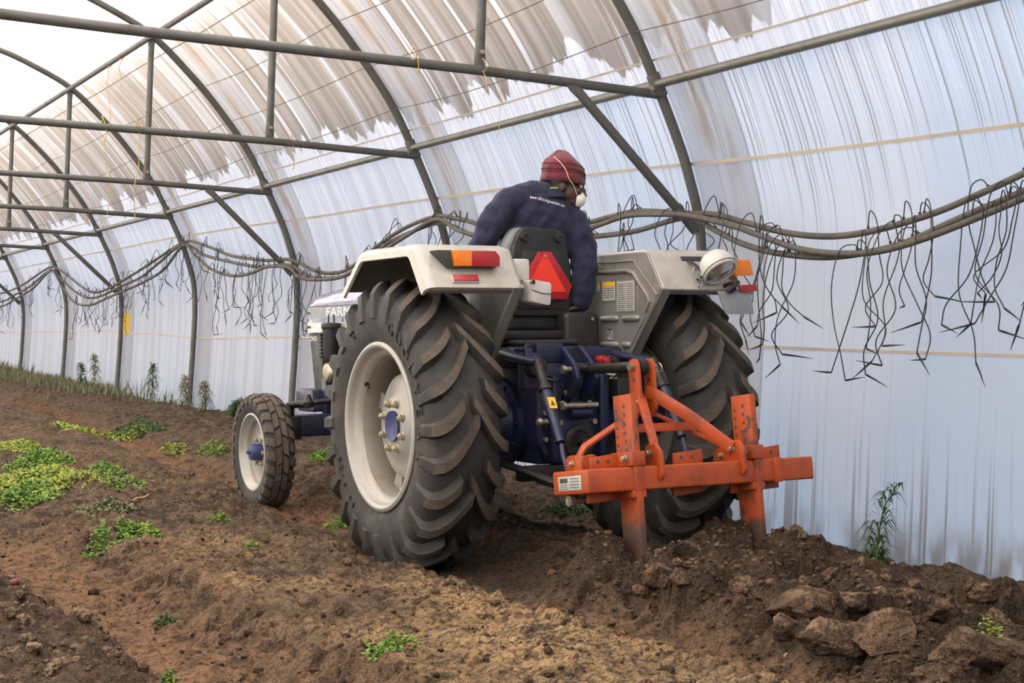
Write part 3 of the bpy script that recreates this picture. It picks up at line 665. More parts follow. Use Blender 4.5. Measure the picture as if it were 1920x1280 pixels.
# --- fenders
FP = rpoly([(.42, 1.345), (.19, 1.525), (-.395, 1.525), (-.545, 1.325)], .055, 5)[6:-6]
FP = [(.42, 1.345)] + FP + [(-.545, 1.325)]
def fender(s):
    b = B(); pts = [Vector(p) for p in FP]; rows = []
    sec = [(.384, .03), (.384, .012), (.392, .003), (.415, 0), (.62, 0), (.815, 0), (.842, .003), (.862, .013), (.871, .030), (.871, .056), (.858, .060), (.852, .036), (.838, .022), (.62, .016), (.40, .016), (.396, .03)]
    for i, p in enumerate(pts):
        d = (pts[min(i + 1, len(pts) - 1)] - pts[max(i - 1, 0)]).normalized(); n_ = Vector((-d.y, d.x))
        if n_.dot(Vector((-.05, 1.2)) - p) < 0: n_ = -n_
        rows.append(b.verts([(s * x, p.x + n_.x * q, p.y + n_.y * q) for x, q in sec]))
    m = len(sec)
    for a, c in zip(rows, rows[1:]):
        for k in range(m): b.face([a[k], a[(k + 1) % m], c[(k + 1) % m], c[k]])
    b.face(rows[0]); b.face(rows[-1][::-1])
    f = b.build('fender', 'fender', tr, smooth=35)
    f['label'] = 'silver white wheel fender'
    b = B(); b.prism(rpoly([(-.545, 1.325), (-.525, 1.345), (.40, 1.36), (.62, 1.25), (.62, .90), (-.15, .90), (-.20, .935)], .02, 3), 'x', s * .374, s * .386)
    b.prism(rpoly([(-.525, 1.34), (-.405, 1.51), (.19, 1.51), (.40, 1.35)], .02, 3), 'x', s * .378, s * .39)
    ip = b.build('inner_panel', 'panel', f, .003, 1)
    # rear flange following the slanted rear edge
    b = B(); b.prism([(-.545, 1.325), (-.535, 1.335), (-.19, .945), (-.20, .935)], 'x', s * .374, s * .43); b.build('flange', 'panel', f, .002, 1)
    b = B(); b.prism([(-.36, 1.50), (.18, 1.50), (.38, 1.345), (.38, 1.33), (.17, 1.485), (-.36, 1.485), (-.52, 1.30), (-.53, 1.31)], 'x', s * .40, s * .845); b.build('liner', 'under', f)
    return f
fl = fender(-1); frt = fender(1)
# pressed ridges on the right inner panel (seen from behind)
def ridge(path, r, par):
    b = B(); b.tube([(.3725, y, z) for y, z in path], r, 8); return b.build('pressed_rib', 'panel', par)
ridge(catmull_2 := [(.30, 1.425), (-.24, 1.425), (-.30, 1.41), (-.42, 1.30), (-.435, 1.27), (-.40, 1.22)], .011, frt)
ridge([(.30, 1.475), (-.30, 1.472), (-.50, 1.30)], .004, frt)
ridge([(-.40, 1.20), (-.17, .945)], .004, frt)
for (y0, y1, z) in ((-.16, .0, 1.19), (-.35, -.20, 1.19), (-.16, .0, 1.06), (-.27, -.20, 1.06)):
    b = B(); b.tube([(.372, y1, z), (.372, y1 - .012, z), (.372, y0 + .012, z), (.372, y0, z)], [.006, .016, .016, .006], 10); b.build('pressed_rib', 'panel', frt)
b = B(); b.cyl((.378, .0, 1.45), (.355, .0, 1.45), .010, n=10); b.build('bolt', 'steel', frt)
# decals on the inner panel
def decal(y0, y1, z0, z1, par, m='decal', x=.3715, t=.0015, nm='decal'):
    b = B(); b.box(x - t, x, y0, y1, z0, z1); return b.build(nm, m, par)
d1 = decal(-.31, -.15, 1.225, 1.375, frt)
for k in range(13):
    zz = 1.36 - k * .0105; decal(-.225, -.16, zz - .0025, zz, d1, 'ink', .3698, .0004, 'printed_line'); decal(-.30, -.24, zz - .0025, zz, d1, 'ink', .3698, .0004, 'printed_line')
d2 = decal(-.135, -.015, 1.28, 1.375, frt)
decal(-.135, -.015, 1.352, 1.375, d2, 'yellow', .3698, .0006, 'yellow_header')
for k in range(5): zz = 1.343 - k * .011; decal(-.125, -.025, zz - .0025, zz, d2, 'ink', .3698, .0004, 'printed_line')
d3 = decal(.01, .075, 1.33, 1.375, frt); decal(.01, .075, 1.353, 1.375, d3, 'yellow', .3698, .0006, 'yellow_header')
d4 = decal(-.105, -.06, 1.085, 1.14, frt); decal(-.105, -.06, 1.131, 1.14, d4, 'ink', .3698, .0005, 'dark_header')
b = B(); b.tube([(.3695, -.0825 + .013 * math.cos(a), 1.108 + .016 * math.sin(a)) for a in np.linspace(-.6, math.pi + .6, 12)], .003, 5); b.build('printed_symbol', 'ink', d4)
for s in (-1, 1):
    b = B(); b.box(s * .52, s * .60, .425, .46, 1.375, 1.445); o = b.build('front_indicator', 'lensamber', fl if s < 0 else frt, .006); o['label'] = 'amber front indicator lens'
# rear faces of the fenders: slope from (y -.40, z 1.52) to (-.545, 1.325)
sl = Vector((0, -.15, -.20)).normalized(); nrm_f = Vector((0, -.20, .15)).normalized()
def on_face(x, t, out): return Vector((x, -.395, 1.525)) + sl * t + Vector((0, -.80, .60)) * out
def face_mtx(x, t, out=0.):
    m = Matrix((Vector((1, 0, 0)), -sl, Vector((0, -.8, .6)))).transposed().to_4x4(); m.translation = on_face(x, t, out); return m
# left rear lamp cluster
b = B(); m_ = Matrix.Translation((-.64, -.50, 1.455))
b.prism(rpoly([(-.155, .036), (.145, .036), (.145, -.040), (-.10, -.042)], .008, 3), 'y', -.0, .13, m_); lb_ = b.build('lamp_housing', 'darkgrey', fl, .003); lb_['label'] = 'grey rear lamp housing'
b = B(); b.prism(rpoly([(-.085, .034), (.01, .034), (.01, -.034), (-.072, -.036)], .006, 3), 'y', -.022, .0, m_); b.build('amber_lens', 'lensamber', lb_, .004)
b = B(); b.prism(rpoly([(.011, .034), (.130, .034), (.150, .010), (.150, -.030), (.145, -.036), (.011, -.034)], .006, 3), 'y', -.022, .0, m_); b.build('red_lens', 'lensred', lb_, .004)
b = B(); b.box(-.062, .062, -.017, .017, .0, .012, face_mtx(-.665, .205, .004)); rf = b.build('reflector', 'lensred', fl, .003); rf['label'] = 'red reflector'
b = B(); b.box(-.066, .066, -.020, .020, -.004, .006, face_mtx(-.665, .205, .004)); b.build('reflector_frame', 'white', rf, .002)
# white trailer-socket boxes on the left fender's inner edge
b = B(); b.box(-.372, -.288, -.44, -.30, 1.36, 1.462); b.build('junction_box', 'white', fl, .012)
b = B(); b.prism(rpoly([(-.33, 1.365), (-.225, 1.35), (-.232, 1.245), (-.33, 1.262)], .015, 4), 'y', -.53, -.42); wb = b.build('socket_box', 'white', fl, .006)
b = B(); b.tube([(-.335, -.533, 1.318), (-.28, -.533, 1.302), (-.228, -.533, 1.298)], .002, 5); b.build('box_seam', 'ink', wb)
b = B(); b.lathe([(0, .010), (.02, .010), (.024, .006), (.024, .001)], 12, 'y', (-.335, -.555, 1.352)); b.build('bolt', 'steel', wb)
# right rear: work lamp, indicator, reflector and flap
lm = Matrix.Translation((.665, -.585, 1.435)) @ Euler((R(50), 0, R(8))).to_matrix().to_4x4()
b = B(); b.lathe([(.075, .001), (.073, .030), (.060, .058), (.035, .079), (.0, .088), (-.034, .089), (-.040, .086), (-.042, .078), (-.036, .074)], 32, 'y'); b.bm.transform(lm); wl_ = b.build('work_lamp', 'white', frt, smooth=50); wl_['label'] = 'round white work lamp'
b = B(); b.lathe([(-.034, .076), (-.040, .06), (-.046, .03), (-.048, .001)], 28, 'y'); b.bm.transform(lm); b.build('lamp_glass', 'lampglass', wl_)
b = B(); b.lathe([(-.026, .0885), (-.026, .0915), (-.030, .0915), (-.030, .0885)], 32, 'y', closed=True); b.bm.transform(lm); b.build('lamp_trim', 'darkgrey', wl_)
b = B(); b.tube([(.60, -.44, 1.47), (.585, -.52, 1.44), (.60, -.57, 1.40), (.62, -.58, 1.37)], .012, 8, flat=.5); b.tube([(.61, -.46, 1.36), (.60, -.55, 1.385), (.64, -.58, 1.40)], .009, 8, flat=.5); b.build('lamp_bracket', 'blackmetal', wl_)
b = B(); b.tube(catmull([(.60, -.50, 1.42), (.57, -.53, 1.43), (.56, -.53, 1.39), (.60, -.55, 1.37), (.60, -.54, 1.33), (.575, -.55, 1.345)], 4), .004, 6); b.build('loose_wire', 'plategrey', wl_)
b = B(); b.prism(rpoly([(.765, 1.470), (.875, 1.470), (.895, 1.395), (.785, 1.390)], .006, 3), 'y', -.57, -.44); li = b.build('indicator', 'lensamber', frt, .004); li['label'] = 'amber indicator lens'
b = B(); b.box(.56, .73, -.44, -.38, 1.45, 1.49); b.build('indicator_base', 'darkgrey', frt, .006)
b = B(); b.prism([(.80, 1.345), (.905, 1.352), (.925, 1.318), (.815, 1.312)], 'y', -.575, -.565); r2 = b.build('reflector', 'lensred', frt, .002); r2['label'] = 'red reflector'
b = B(); b.tube(catmull([(.72, -.56, 1.34), (.75, -.59, 1.355), (.77, -.58, 1.325), (.73, -.585, 1.315), (.76, -.60, 1.345), (.79, -.585, 1.36)], 4), .011, 6); b.build('rusty_clip', 'blackmetal', frt)
b = B(); b.prism(rpoly([(.685, 1.318), (.885, 1.318), (.905, 1.205), (.735, 1.205)], .008, 3), 'y', -.56, -.552); fp_ = b.build('flap', 'plategrey', frt, .001); fp_['label'] = 'grey sheet flap under the fender'

# --- driver seat
b = B(); b.prism(rpoly([(-.150, 1.20), (-.158, 1.42), (-.128, 1.57), (-.085, 1.648), (.140, 1.640), (.172, 1.59), (.205, 1.42), (.195, 1.20)], .04, 4), 'y', .0, .035)
sb = b.build('seat_back', 'black', tr, .014, 3); sb['label'] = 'black plastic seat back shell'
b = B(); b.prism(rpoly([(-.105, 1.44), (-.085, 1.53), (.125, 1.53), (.155, 1.42), (.15, 1.24), (-.11, 1.24)], .02, 3), 'y', -.008, .01); b.build('pressed_panel', 'black', sb, .005)
for x in (-.068, .128):
    b = B(); b.lathe([(0, .026), (-.012, .024), (-.014, .012), (-.008, .010), (-.008, .001)], 16, 'y', (x, -.002, 1.595)); b.build('bolt_boss', 'black', sb)
b = B(); b.prism(rpoly([(-.18, 1.20), (-.195, 1.44), (-.150, 1.58), (-.10, 1.648), (.14, 1.645), (.18, 1.59), (.212, 1.44), (.205, 1.20)], .05, 4), 'y', .036, .12)
cu = b.build('seat_cushion_back', 'grey', tr, .03, 3); cu['label'] = 'grey padded backrest edge'
b = B(); b.prism(rpoly([(-.25, .02), (.25, .02), (.26, .48), (-.26, .48)], .07, 4), 'z', 1.13, 1.24); b.build('seat_pad', 'black', tr, .03, 3)
b = B(); b.box(-.22, .22, -.05, .42, 1.09, 1.135); b.build('seat_base', 'blackmetal', tr, .01)
for k in range(4):
    b = B(); z = .965 + k * .032; q = .20 - .008 * (k % 2)
    b.prism(rpoly([(-q, -.10), (q, -.10), (q, .38), (-q, .38)], .05, 4), 'z', z, z + .028); o = b.build('bellows', 'rubber', tr, .011, 3)
    o['label'] = 'black rubber bellows under the seat'
tri = [(.03 - .036, 1.522), (.03 + .036, 1.522), (.03 + .155, 1.355), (.03 + .155 - .03, 1.288), (.03 - .125, 1.288), (.03 - .155, 1.355)]
# slow vehicle triangle on the seat back
b = B(); b.prism(tri, 'y', -.028, -.024); sg = b.build('slow_sign', 'smvred', tr, .001); sg['label'] = 'red bordered orange slow vehicle triangle'
b = B(); b.prism([(.03, 1.515), (.03 + .118, 1.325), (.03 - .118, 1.325)], 'y', -.031, -.028); b.build('triangle_face', 'smvorange', sg)
for z in (1.50, 1.345):
    b = B(); b.cyl((.03, -.030, z), (.03, -.038, z), .007, n=8); b.build('rivet', 'steel', sg)
b = B(); b.box(.115, .325, -.07, .30, .95, 1.225); bx_ = b.build('control_box', 'black', tr, .03, 3); bx_['label'] = 'black side console box'
for k in range(3):
    b = B(); b.box(.13 + k * .045, .155 + k * .045, .02, .20, 1.222, 1.232); b.build('rubber_slot', 'rubber', bx_, .004)
b = B(); b.cyl((.275, -.068, 1.19), (.275, -.076, 1.19), .008); b.build('screw', 'steel', bx_)

# --- hood
def hood_sec(y, k, dz):
    half = [(0, 1.445), (.10, 1.44), (.17, 1.425), (.225, 1.395), (.262, 1.345), (.272, 1.30), (.272, 1.138)]
    half = [(x, z if z <= 1.30 else 1.30 + (z - 1.30) * dz) for x, z in half]
    return [(x * k, y, z) for x, z in half] + [(-x * k, y, z) for x, z in half[::-1][:-1]]
b = B(); rows = [b.verts(hood_sec(y, k, dz)) for y, k, dz in ((.95, 1.0, 1.1), (1.5, 1.0, 1.0), (2.0, 1.0, .88), (2.3, 1.0, .70), (2.39, .985, .55), (2.43, .95, .25))]
for a, c in zip(rows, rows[1:]):
    for k in range(len(a)): b.face([a[k], a[(k + 1) % len(a)], c[(k + 1) % len(a)], c[k]])
b.face(rows[0]); b.face(rows[-1][::-1])
hd = b.build('hood', 'hoodblue', tr, smooth=38); hd['label'] = 'metallic blue engine hood'
for s in (-1, 1):
    b = B(); b.box(s * .272, s * .276, .95, 2.40, 1.222, 1.292); o = b.build('side_band', 'decalgrey', hd); o['label'] = 'grey band with white lettering'
    b = B(); b.box(s * .272, s * .277, .95, 2.32, 1.199, 1.222); b.build('side_stripe', 'hoodblue', hd)
    b = B(); b.box(s * .270, s * .2745, .95, 2.41, 1.136, 1.199); b.build('side_skirt', 'silver', hd)
    b = B(); b.box(s * .270, s * .276, .95, 2.415, 1.292, 1.300); b.build('side_stripe', 'blue', hd)
    for k in range(2):
        b = B(); b.box(s * .274, s * .279, 2.36, 2.41, 1.165 + k * .085, 1.178 + k * .085); b.build('vent_slot', 'black', hd)
    mt = Matrix((Vector((0, s, 0)), Vector((0, 0, 1)), Vector((s, 0, 0)))).transposed().to_4x4(); mt.translation = Vector((s * .2775, 1.70, 1.256))
    text('hood_lettering', 'FARMTRAC', .078, 'print', hd, mt, .0006, 'CENTER', 1.02, 1.95)
b = B(); b.prism(rpoly([(2.245, 1.14), (2.43, 1.14), (2.34, .76), (2.20, .76)], .015, 3), 'x', -.255, -.215); b.prism(rpoly([(2.245, 1.14), (2.43, 1.14), (2.34, .76), (2.20, .76)], .015, 3), 'x', .215, .255); b.prism([(2.33, 1.12), (2.40, 1.12), (2.32, .76), (2.26, .76)], 'x', -.216, .216)
gp = b.build('grille_support', 'darkgrey', tr, .004); gp['label'] = 'dark grey front panel'
mt = Matrix((Vector((0, -1, 0)), Vector((0, 0, 1)), Vector((-1, 0, 0)))).transposed().to_4x4(); mt.translation = Vector((-.2565, 2.355, 1.098)); text('model_lettering', '2WD', .042, 'print', gp, mt, .0005, 'CENTER', 1., 1.2)
b = B(); b.box(-.20, .20, 1.05, 2.24, .56, 1.136); b.box(-.23, .23, 1.35, 2.15, .72, .98); b.box(-.16, .16, 1.1, 2.2, .48, .60); b.build('engine', 'blackmetal', tr, .012)
b = B(); b.lathe([(0, .001), (0, .045), (.03, .052), (.19, .052), (.20, .058), (.225, .058), (.23, .03), (.23, .001)], 20, 'z', (-.325, 1.90, .965))
for k in range(7): b.box(-.325 - .066, -.325 - .045, 1.905, 1.93, .985 + k * .022, .998 + k * .022)
an = b.build('air_cleaner', 'black', tr, .003); an['label'] = 'black ribbed canister'
for q in (-.015, .02):
    b = B(); b.cyl((-.325 + q, 1.90, 1.19), (-.325 + q, 1.90, 1.24), .005, n=6); b.build('hose_stub', 'black', an)
b = B(); b.lathe([(0, .001), (0, .05), (.02, .062), (.05, .062), (.06, .05), (.06, .001)], 20, 'x', (-.37, 1.88, .90)); b.build('alternator', 'steel', tr, .003)
# front axle and steering
b = B(); b.box(-.50, .50, 2.03, 2.14, .515, .645); b.box(-.15, .15, 1.95, 2.25, .50, .70); ax = b.build('front_axle', 'blue', tr, .012); ax['label'] = 'dark blue front axle beam'
for s in (-1, 1):
    b = B(); b.cyl((s * .53, 2.085, .40), (s * .53, 2.085, .70), .038); b.cyl((s * .53, 2.085, .432), (s * .66, 2.085, .432), .035); b.box(s * .47, s * .56, 2.02, 2.15, .50, .64); b.build('spindle', 'blackmetal', ax, .006)
    b = B(); b.tube([(s * .53, 2.085, .70), (s * .49, 2.00, .712), (s * .46, 1.92, .71)], .022, 8); b.lathe([(0, .03), (.03, .034), (.05, .02), (.075, .014), (.075, .001)], 12, 'z', (s * .46, 1.93, .695)); b.build('steering_arm', 'blackmetal', ax)
    b = B(); b.tube([(s * .46, 1.93, .72), (s * .25, 1.90, .74), (s * .12, 1.88, .75)], .016, 8); b.build('tie_rod', 'blackmetal', ax)
    b = B(); b.prism(rpoly([(2.10, .655), (2.36, .655), (2.40, .70), (2.40, .79), (2.12, .79)], .02, 3), 'x', s * .20, s * .36); bk = b.build('weight_bracket', 'blue', tr, .012); bk['label'] = 'blue front bracket'
    b = B(); b.box(s * .26, s * .30, 2.05, 2.12, .62, .86); b.build('bracket_plate', 'blue', bk, .006)
# --- transmission and rear axle
b = B(); b.box(-.17, .17, -.30, 1.06, .50, .98); b.box(-.19, .19, .2, .9, .56, .90); b.prism(rpoly([(-.20, .98), (.20, .98), (.20, .62), (.14, .50), (-.14, .50), (-.20, .62)], .03, 3), 'y', -.34, .24); th = b.build('transmission', 'blue', tr, .012); th['label'] = 'dark blue transmission housing'
for s in (-1, 1):
    b = B(); b.lathe([(.19, .215), (.23, .215), (.235, .17), (.32, .15), (.46, .11), (.60, .10), (.69, .10)], 28, 'x', (0, 0, 0)); b.bm.transform(Matrix.Translation((0, 0, RC)) @ Matrix.Diagonal((s, 1, 1, 1))); a_ = b.build('axle_housing', 'blue', tr, smooth=50)
    for k in range(12):
        a = k * math.pi / 6; b = B(); b.cyl((s * .215, .195 * math.cos(a), RC + .195 * math.sin(a)), (s * .25, .195 * math.cos(a), RC + .195 * math.sin(a)), .010, n=6); b.build('bolt', 'blackmetal', a_)
# rear cover with vertical flanges and bolts
for x in (-.135, .125):
    b = B(); b.box(x - .012, x + .012, -.40, -.33, .52, .92); fg = b.build('rear_flange', 'blue', th, .003)
    for k in range(6):
        z = .56 + k * .062; b = B(); b.cyl((x - .03 if x < 0 else x - .03, -.345, z), (x - .03, -.365, z), .012, n=6); b.build('bolt', 'steel' if k % 2 else 'blackmetal', fg)
b = B(); b.box(-.125, .115, -.37, -.32, .51, .80); rc_ = b.build('rear_cover', 'blue', th, .006)
b = B(); b.lathe([(0, .085), (-.02, .083), (-.025, .06), (-.018, .045), (-.018, .001)], 24, 'y', (.01, -.365, .605)); b.cyl((.01, -.37, .605), (.01, -.44, .605), .020, n=8); b.build('power_shaft', 'blackmetal', th, .002)
for (x, z) in ((-.09, .79), (.06, .79), (-.10, .70), (.09, .70), (-.06, .84), (.07, .86)):
    b = B(); b.cyl((x, -.365, z), (x, -.388, z), .014, n=6); b.build('bolt', 'steel', rc_)
b = B(); b.box(-.24, .24, -.30, .18, .96, 1.05); b.box(-.20, -.05, -.34, -.22, .98, 1.075); b.cyl((-.26, -.16, 1.02), (.26, -.16, 1.02), .038); lf = b.build('lift_cover', 'blue', tr, .010); lf['label'] = 'dark blue hydraulic lift cover'
# rocker plates for the top link
for x in (-.055, .045):
    poly = []
    for t in np.linspace(0, 1, 9): a = R(100 - 155 * t); poly.append((-.33 - .13 * math.cos(R(90) - a) * 0 - .15 * math.sin(math.pi * t), 1.06 - .30 * t))
    poly += [(-.34, .75), (-.34, .82), (-.37, .90), (-.36, 1.0), (-.30, 1.055)]
    b = B(); b.prism(poly, 'x', x - .011, x + .011); rp = b.build('rocker_plate', 'blue', th, .003)
for z in (.95, .78):
    b = B(); b.cyl((-.10, -.425, z), (.08, -.425, z), .013, n=10); b.cyl((-.115, -.425, z), (-.098, -.425, z), .021, n=6); b.build('pin', 'steel', th)
b = B(); b.cyl((-.06, -.40, .745), (.05, -.40, .745), .03); b.build('roller', 'blue', th)
b = B(); b.lathe([(0, .052), (-.03, .055), (-.06, .046), (-.062, .001)], 18, 'y', (-.235, -.36, .965)); kb = b.build('filter_knob', 'black', tr, .003); kb['label'] = 'round black cap'
b = B(); b.box(-.28, -.19, -.37, -.30, .86, 1.03); b.build('knob_bracket', 'blue', tr, .006)
b = B(); b.tube(catmull([(-.22, -.38, .93), (-.16, -.42, .90), (-.10, -.40, .905)], 5), .006, 6); b.build('cable', 'black', tr)
for (x, m_) in ((.19, 'lensred'), (.24, 'lensred')):
    b = B(); b.cyl((x - .02, -.26, .99), (x - .02, -.35, .985), .026, n=14); b.cyl((x - .02, -.35, .985), (x - .02, -.38, .983), .018, n=14); o = b.build('hydraulic_coupler', 'blackmetal' if x > .2 else m_, tr, .003); o['label'] = 'capped hydraulic coupler'
b = B(); b.tube([(.17, -.36, .925), (.20, -.38, .915), (.22, -.37, .93), (.19, -.37, .90), (.22, -.38, .90)], .008, 6); b.build('coupler_ring', 'steel', tr)
b = B(); b.box(.26, .34, -.24, -.12, .96, 1.05); b.cyl((.30, -.27, 1.0), (.30, -.10, 1.0), .035); b.build('valve_block', 'blackmetal', tr, .008)
# step and bracket under right panel
b = B(); b.box(.30, .42, -.26, .20, .80, .90); b.build('fender_bracket', 'darkgrey', tr, .006)
# lift arms, lift rods, lower links
for s in (-1, 1):
    b = B(); b.tube([(s * .27, -.16, 1.02), (s * .30, -.36, 1.0), (s * .31, -.55, .985)], [.04, .032, .026], 10, flat=.7); la = b.build('lift_arm', 'blue', tr, smooth=50)
    top = Vector((s * .315, -.55, .985)); bot = Vector((s * .33, -.86, .475))
    d = (bot - top); q = top + d * .20
    b = B(); b.tube([top - d * .02, q], [.022, .024], 12); b.tube([q, q + d * .04], .032, 12); b.build('lift_rod_thread', 'blackmetal', tr)
    b = B(); p1 = top + d * .24; p2 = top + d * .68; b.tube([p1, p1 + d * .05, p1 + d * .18, p2 - d * .02, p2], [.024, .030, .026, .022, .024], 12); lr = b.build('lift_rod', 'blue', tr, smooth=50); lr['label'] = 'blue lift rod'
    for x in (-.022, .022):
        b = B(); b.tube([p2 - d * .01 + Vector((0, x * .7, x * .5)), p2 + d * .06 + Vector((x * .5, x * .9, x * .6)), bot + Vector((x * .5, x * .9, x * .6))], .011, 8, flat=.6); b.build('fork_leg', 'blue', lr)
    if s < 0:
        pm = p1 + d * .13; dd = d.normalized(); side = Vector((1, 0, 0)); side = (side - dd * side.dot(dd)).normalized(); nn = side.cross(dd).normalized()
        if nn.y > 0: nn = -nn
        mt = Matrix((side, dd, nn)).transposed().to_4x4(); mt.translation = pm + nn * .027
        b = B(); b.box(-.019, .019, -.028, .028, -.001, .002, mt); st_ = b.build('warning_sticker', 'yellow', lr)
        b = B(); b.prism([(-.012, .014), (.012, .014), (0, -.014)], 'z', .002, .0026, mt); b.build('warning_symbol', 'ink', st_)
    b = B(); b.tube([(s * .27, -.10, .50), (s * .34, -.55, .485), (s * .40, -.93, .465), (s * .42, -1.0, .462)], [.034, .032, .030, .034], 10, flat=.5); b.ball((s * .425, -1.03, .46), (.03, .045, .045), 12, 8); lk = b.build('lower_link', 'blackmetal', tr, smooth=50); lk['label'] = 'black lower link arm'
    b = B(); b.tube([(s * .20, -.25, .46), (s * .30, -.55, .455), (s * .39, -.86, .455)], [.014, .022, .014], 8); b.build('stabiliser', 'blue', tr)
b = B(); b.box(-.30, .30, -.36, -.30, .43, .50); b.build('drawbar_frame', 'blackmetal', tr, .006)
b = B(); b.lathe([(0, .014), (-.06, .012), (-.07, .02), (-.085, .016), (-.09, .001)], 10, 'x', (-.16, -.42, .71)); b.build('grease_nipple', 'steel', tr)
# footboards, steering column and wheel
for s in (-1, 1):
    b = B(); b.box(s * .20, s * .56, .35, 1.15, .60, .625); b.build('footboard', 'black', tr, .006)
b = B(); b.tube([(0, 1.0, 1.10), (0, .78, 1.40)], .035, 12); b.box(-.20, .20, .92, 1.02, 1.05, 1.42); b.build('dashboard', 'black', tr, .015)
sm = Matrix.Translation((0, .72, 1.475)) @ Euler((R(32), 0, 0)).to_matrix().to_4x4()
b = B(); ring = [sm @ Vector((.205 * math.cos(a), .205 * math.sin(a), 0)) for a in np.linspace(0, 2 * math.pi, 33)]; b.tube(ring, .014, 8, cap=False)
for a in (R(90), R(210), R(330)): b.tube([sm @ Vector((0, 0, -.02)), sm @ Vector((.2 * math.cos(a), .2 * math.sin(a), 0))], .010, 6)
b.cyl(sm @ Vector((0, 0, -.06)), sm @ Vector((0, 0, .01)), .04); sw = b.build('steering_wheel', 'black', tr, smooth=50)
# ------------------------------------------------------------------ orange two-shank ripper behind the tractor
IM_LOC, IM_ROT = (3.78, 5.18, .575), (R(-7), R(-1.8), 0)
im = empty('ripper', IM_LOC, IM_ROT); tag(im, 'orange steel two-shank ripper hitched behind the tractor', 'plough')
def bar(path, wdt, t, upv_, name, m, par, bevel=.003):
    b = B(); P = [Vector(p) for p in path]; rows = []
    for i, p in enumerate(P):
        d = (P[min(i + 1, len(P) - 1)] - P[max(i - 1, 0)]).normalized(); u_ = Vector(upv_); u_ = (u_ - d * u_.dot(d)).normalized(); s = d.cross(u_).normalized()
        rows.append(b.verts([p + u_ * wdt / 2 + s * t / 2, p + u_ * wdt / 2 - s * t / 2, p - u_ * wdt / 2 - s * t / 2, p - u_ * wdt / 2 + s * t / 2]))
    for a, c in zip(rows, rows[1:]):
        for k in range(4): b.face([a[k], a[(k + 1) % 4], c[(k + 1) % 4], c[k]])
    b.face(rows[0]); b.face(rows[-1][::-1]); return b.build(name, m, par, bevel, 2)
def bolt(p, d, r, l, par, m='steel', nm='bolt'):
    b = B(); p, d = Vector(p), Vector(d).normalized(); b.cyl(p, p + d * l * .25, r * 1.35, n=14); b.cyl(p + d * l * .2, p + d * l, r, n=6); return b.build(nm, m, par, .0012, 1)
b = B(); b.box(-.58, .58, 0, .275, -.098, 0); bm_ = b.build('beam', 'orange', im, .009, 3); bm_['label'] = 'orange box section beam'
b = B(); b.box(-.583, -.5795, .045, .225, -.080, -.022); dp = b.build('data_plate', 'decal', bm_, .001); dp['label'] = 'worn silver data plate'
for k in range(4):
    b = B(); b.box(-.5838, -.583, .06 if k else .06, .13, -.034 - k * .012, -.031 - k * .012); b.build('printed_line', 'ink', dp)
b = B(); b.box(-.5838, -.583, .15, .21, -.048, -.030); b.build('printed_mark', 'ink', dp)
for k in range(3):
    b = B(); b.box(-.5838, -.583, .15, .21, -.058 - k * .008, -.056 - k * .008); b.build('printed_line', 'ink', dp)
for x in (-.338, .378):
    b = B(); b.box(x - .020, x + .020, -.012, .004, -.102, .004); b.build('weld_pad', 'orange', bm_, .005)
for sx, (x, zt, zb) in enumerate(((-.337, .297, -.50), (.270, .280, -.52))):
    b = B(); b.prism([(-.010, zt), (.125, zt), (.125, -.56), (.16, zb - .20), (.05, zb - .20), (-.010, -.60)], 'x', x - .015, x + .015); s_ = b.build('shank', 'orangewear', im, .003); s_['label'] = 'worn orange drilled ripper shank'
    b = B()
    hm = None
    for r_ in range(6):
        for c_ in (0, 1):
            z = zt - .048 - r_ * .036 - (0.014 if c_ == 0 else 0); y = .105 if c_ == 0 else .045
            b = B(); b.cyl((x - .0146, y, z), (x - .0155, y, z), .0085, n=12); b.build('bolt_hole', 'ink', s_)
    b = B(); b.box(x - .032, x + .034, -.016, .150, .002, .062); so = b.build('shank_socket', 'orange', im, .005)
    bolt((x - .033, .03, .034), (-1, 0, 0), .012, .022, so); bolt((x - .033, .11, .030), (-1, 0, 0), .009, .014, so, 'blackmetal')
    b = B(); b.box(x - .032, x + .034, -.006, .150, -.128, -.096); b.build('shank_socket', 'orange', im, .005)
for (x0, x1, y) in ((-.50, -.365, .10), (-.088, .060, .10), (.345, .475, .10)):
    b = B(); b.prism([(x0, 0), (x1, 0), (x1, .060), (x0, .048)], 'y', y - .006, y + .006); p_ = b.build('position_plate', 'orange', im, .002)
    for f_ in (.25, .62):
        xx = x0 + (x1 - x0) * f_; b = B(); b.lathe([(0, .0085), (0, .001)], 12, 'y', (xx, y - .0068, .028)); b.build('bolt_hole', 'ink', p_)
for (x0, x1, z) in ((-.52, -.34, -.138), (-.10, .06, -.132), (.20, .46, -.138)):
    b = B(); b.prism([(x0, -.098), (x1, -.098), (x1, z + .012), (x0 + .03, z), (x0, z)], 'y', .10, .115); b.build('lower_plate', 'orange', im, .002)
b = B(); b.cyl((-.56, .20, -.122), (-.44, .20, -.122), .014, n=12); b.cyl((-.555, .20, -.122), (-.53, .20, -.122), .024, n=8); b.build('hitch_pin', 'steel', im)
for (x, m_) in ((-.475, 0), (-.405, 0), (.295, 0), (.365, 0)):
    b = B(); b.prism(rpoly([(.20, -.01), (.33, -.01), (.33, .045), (.30, .066), (.23, .066), (.20, .045)], .012, 3), 'x', x - .007, x + .007); hl = b.build('hitch_lug', 'orange', im, .002)
    bolt((x - .007, .27, .03), (-1, 0, 0), .011, .018, hl)
b = B(); b.box(-.478, -.40, .20, .30, -.002, .060); b.build('hitch_block', 'orange', im, .006)
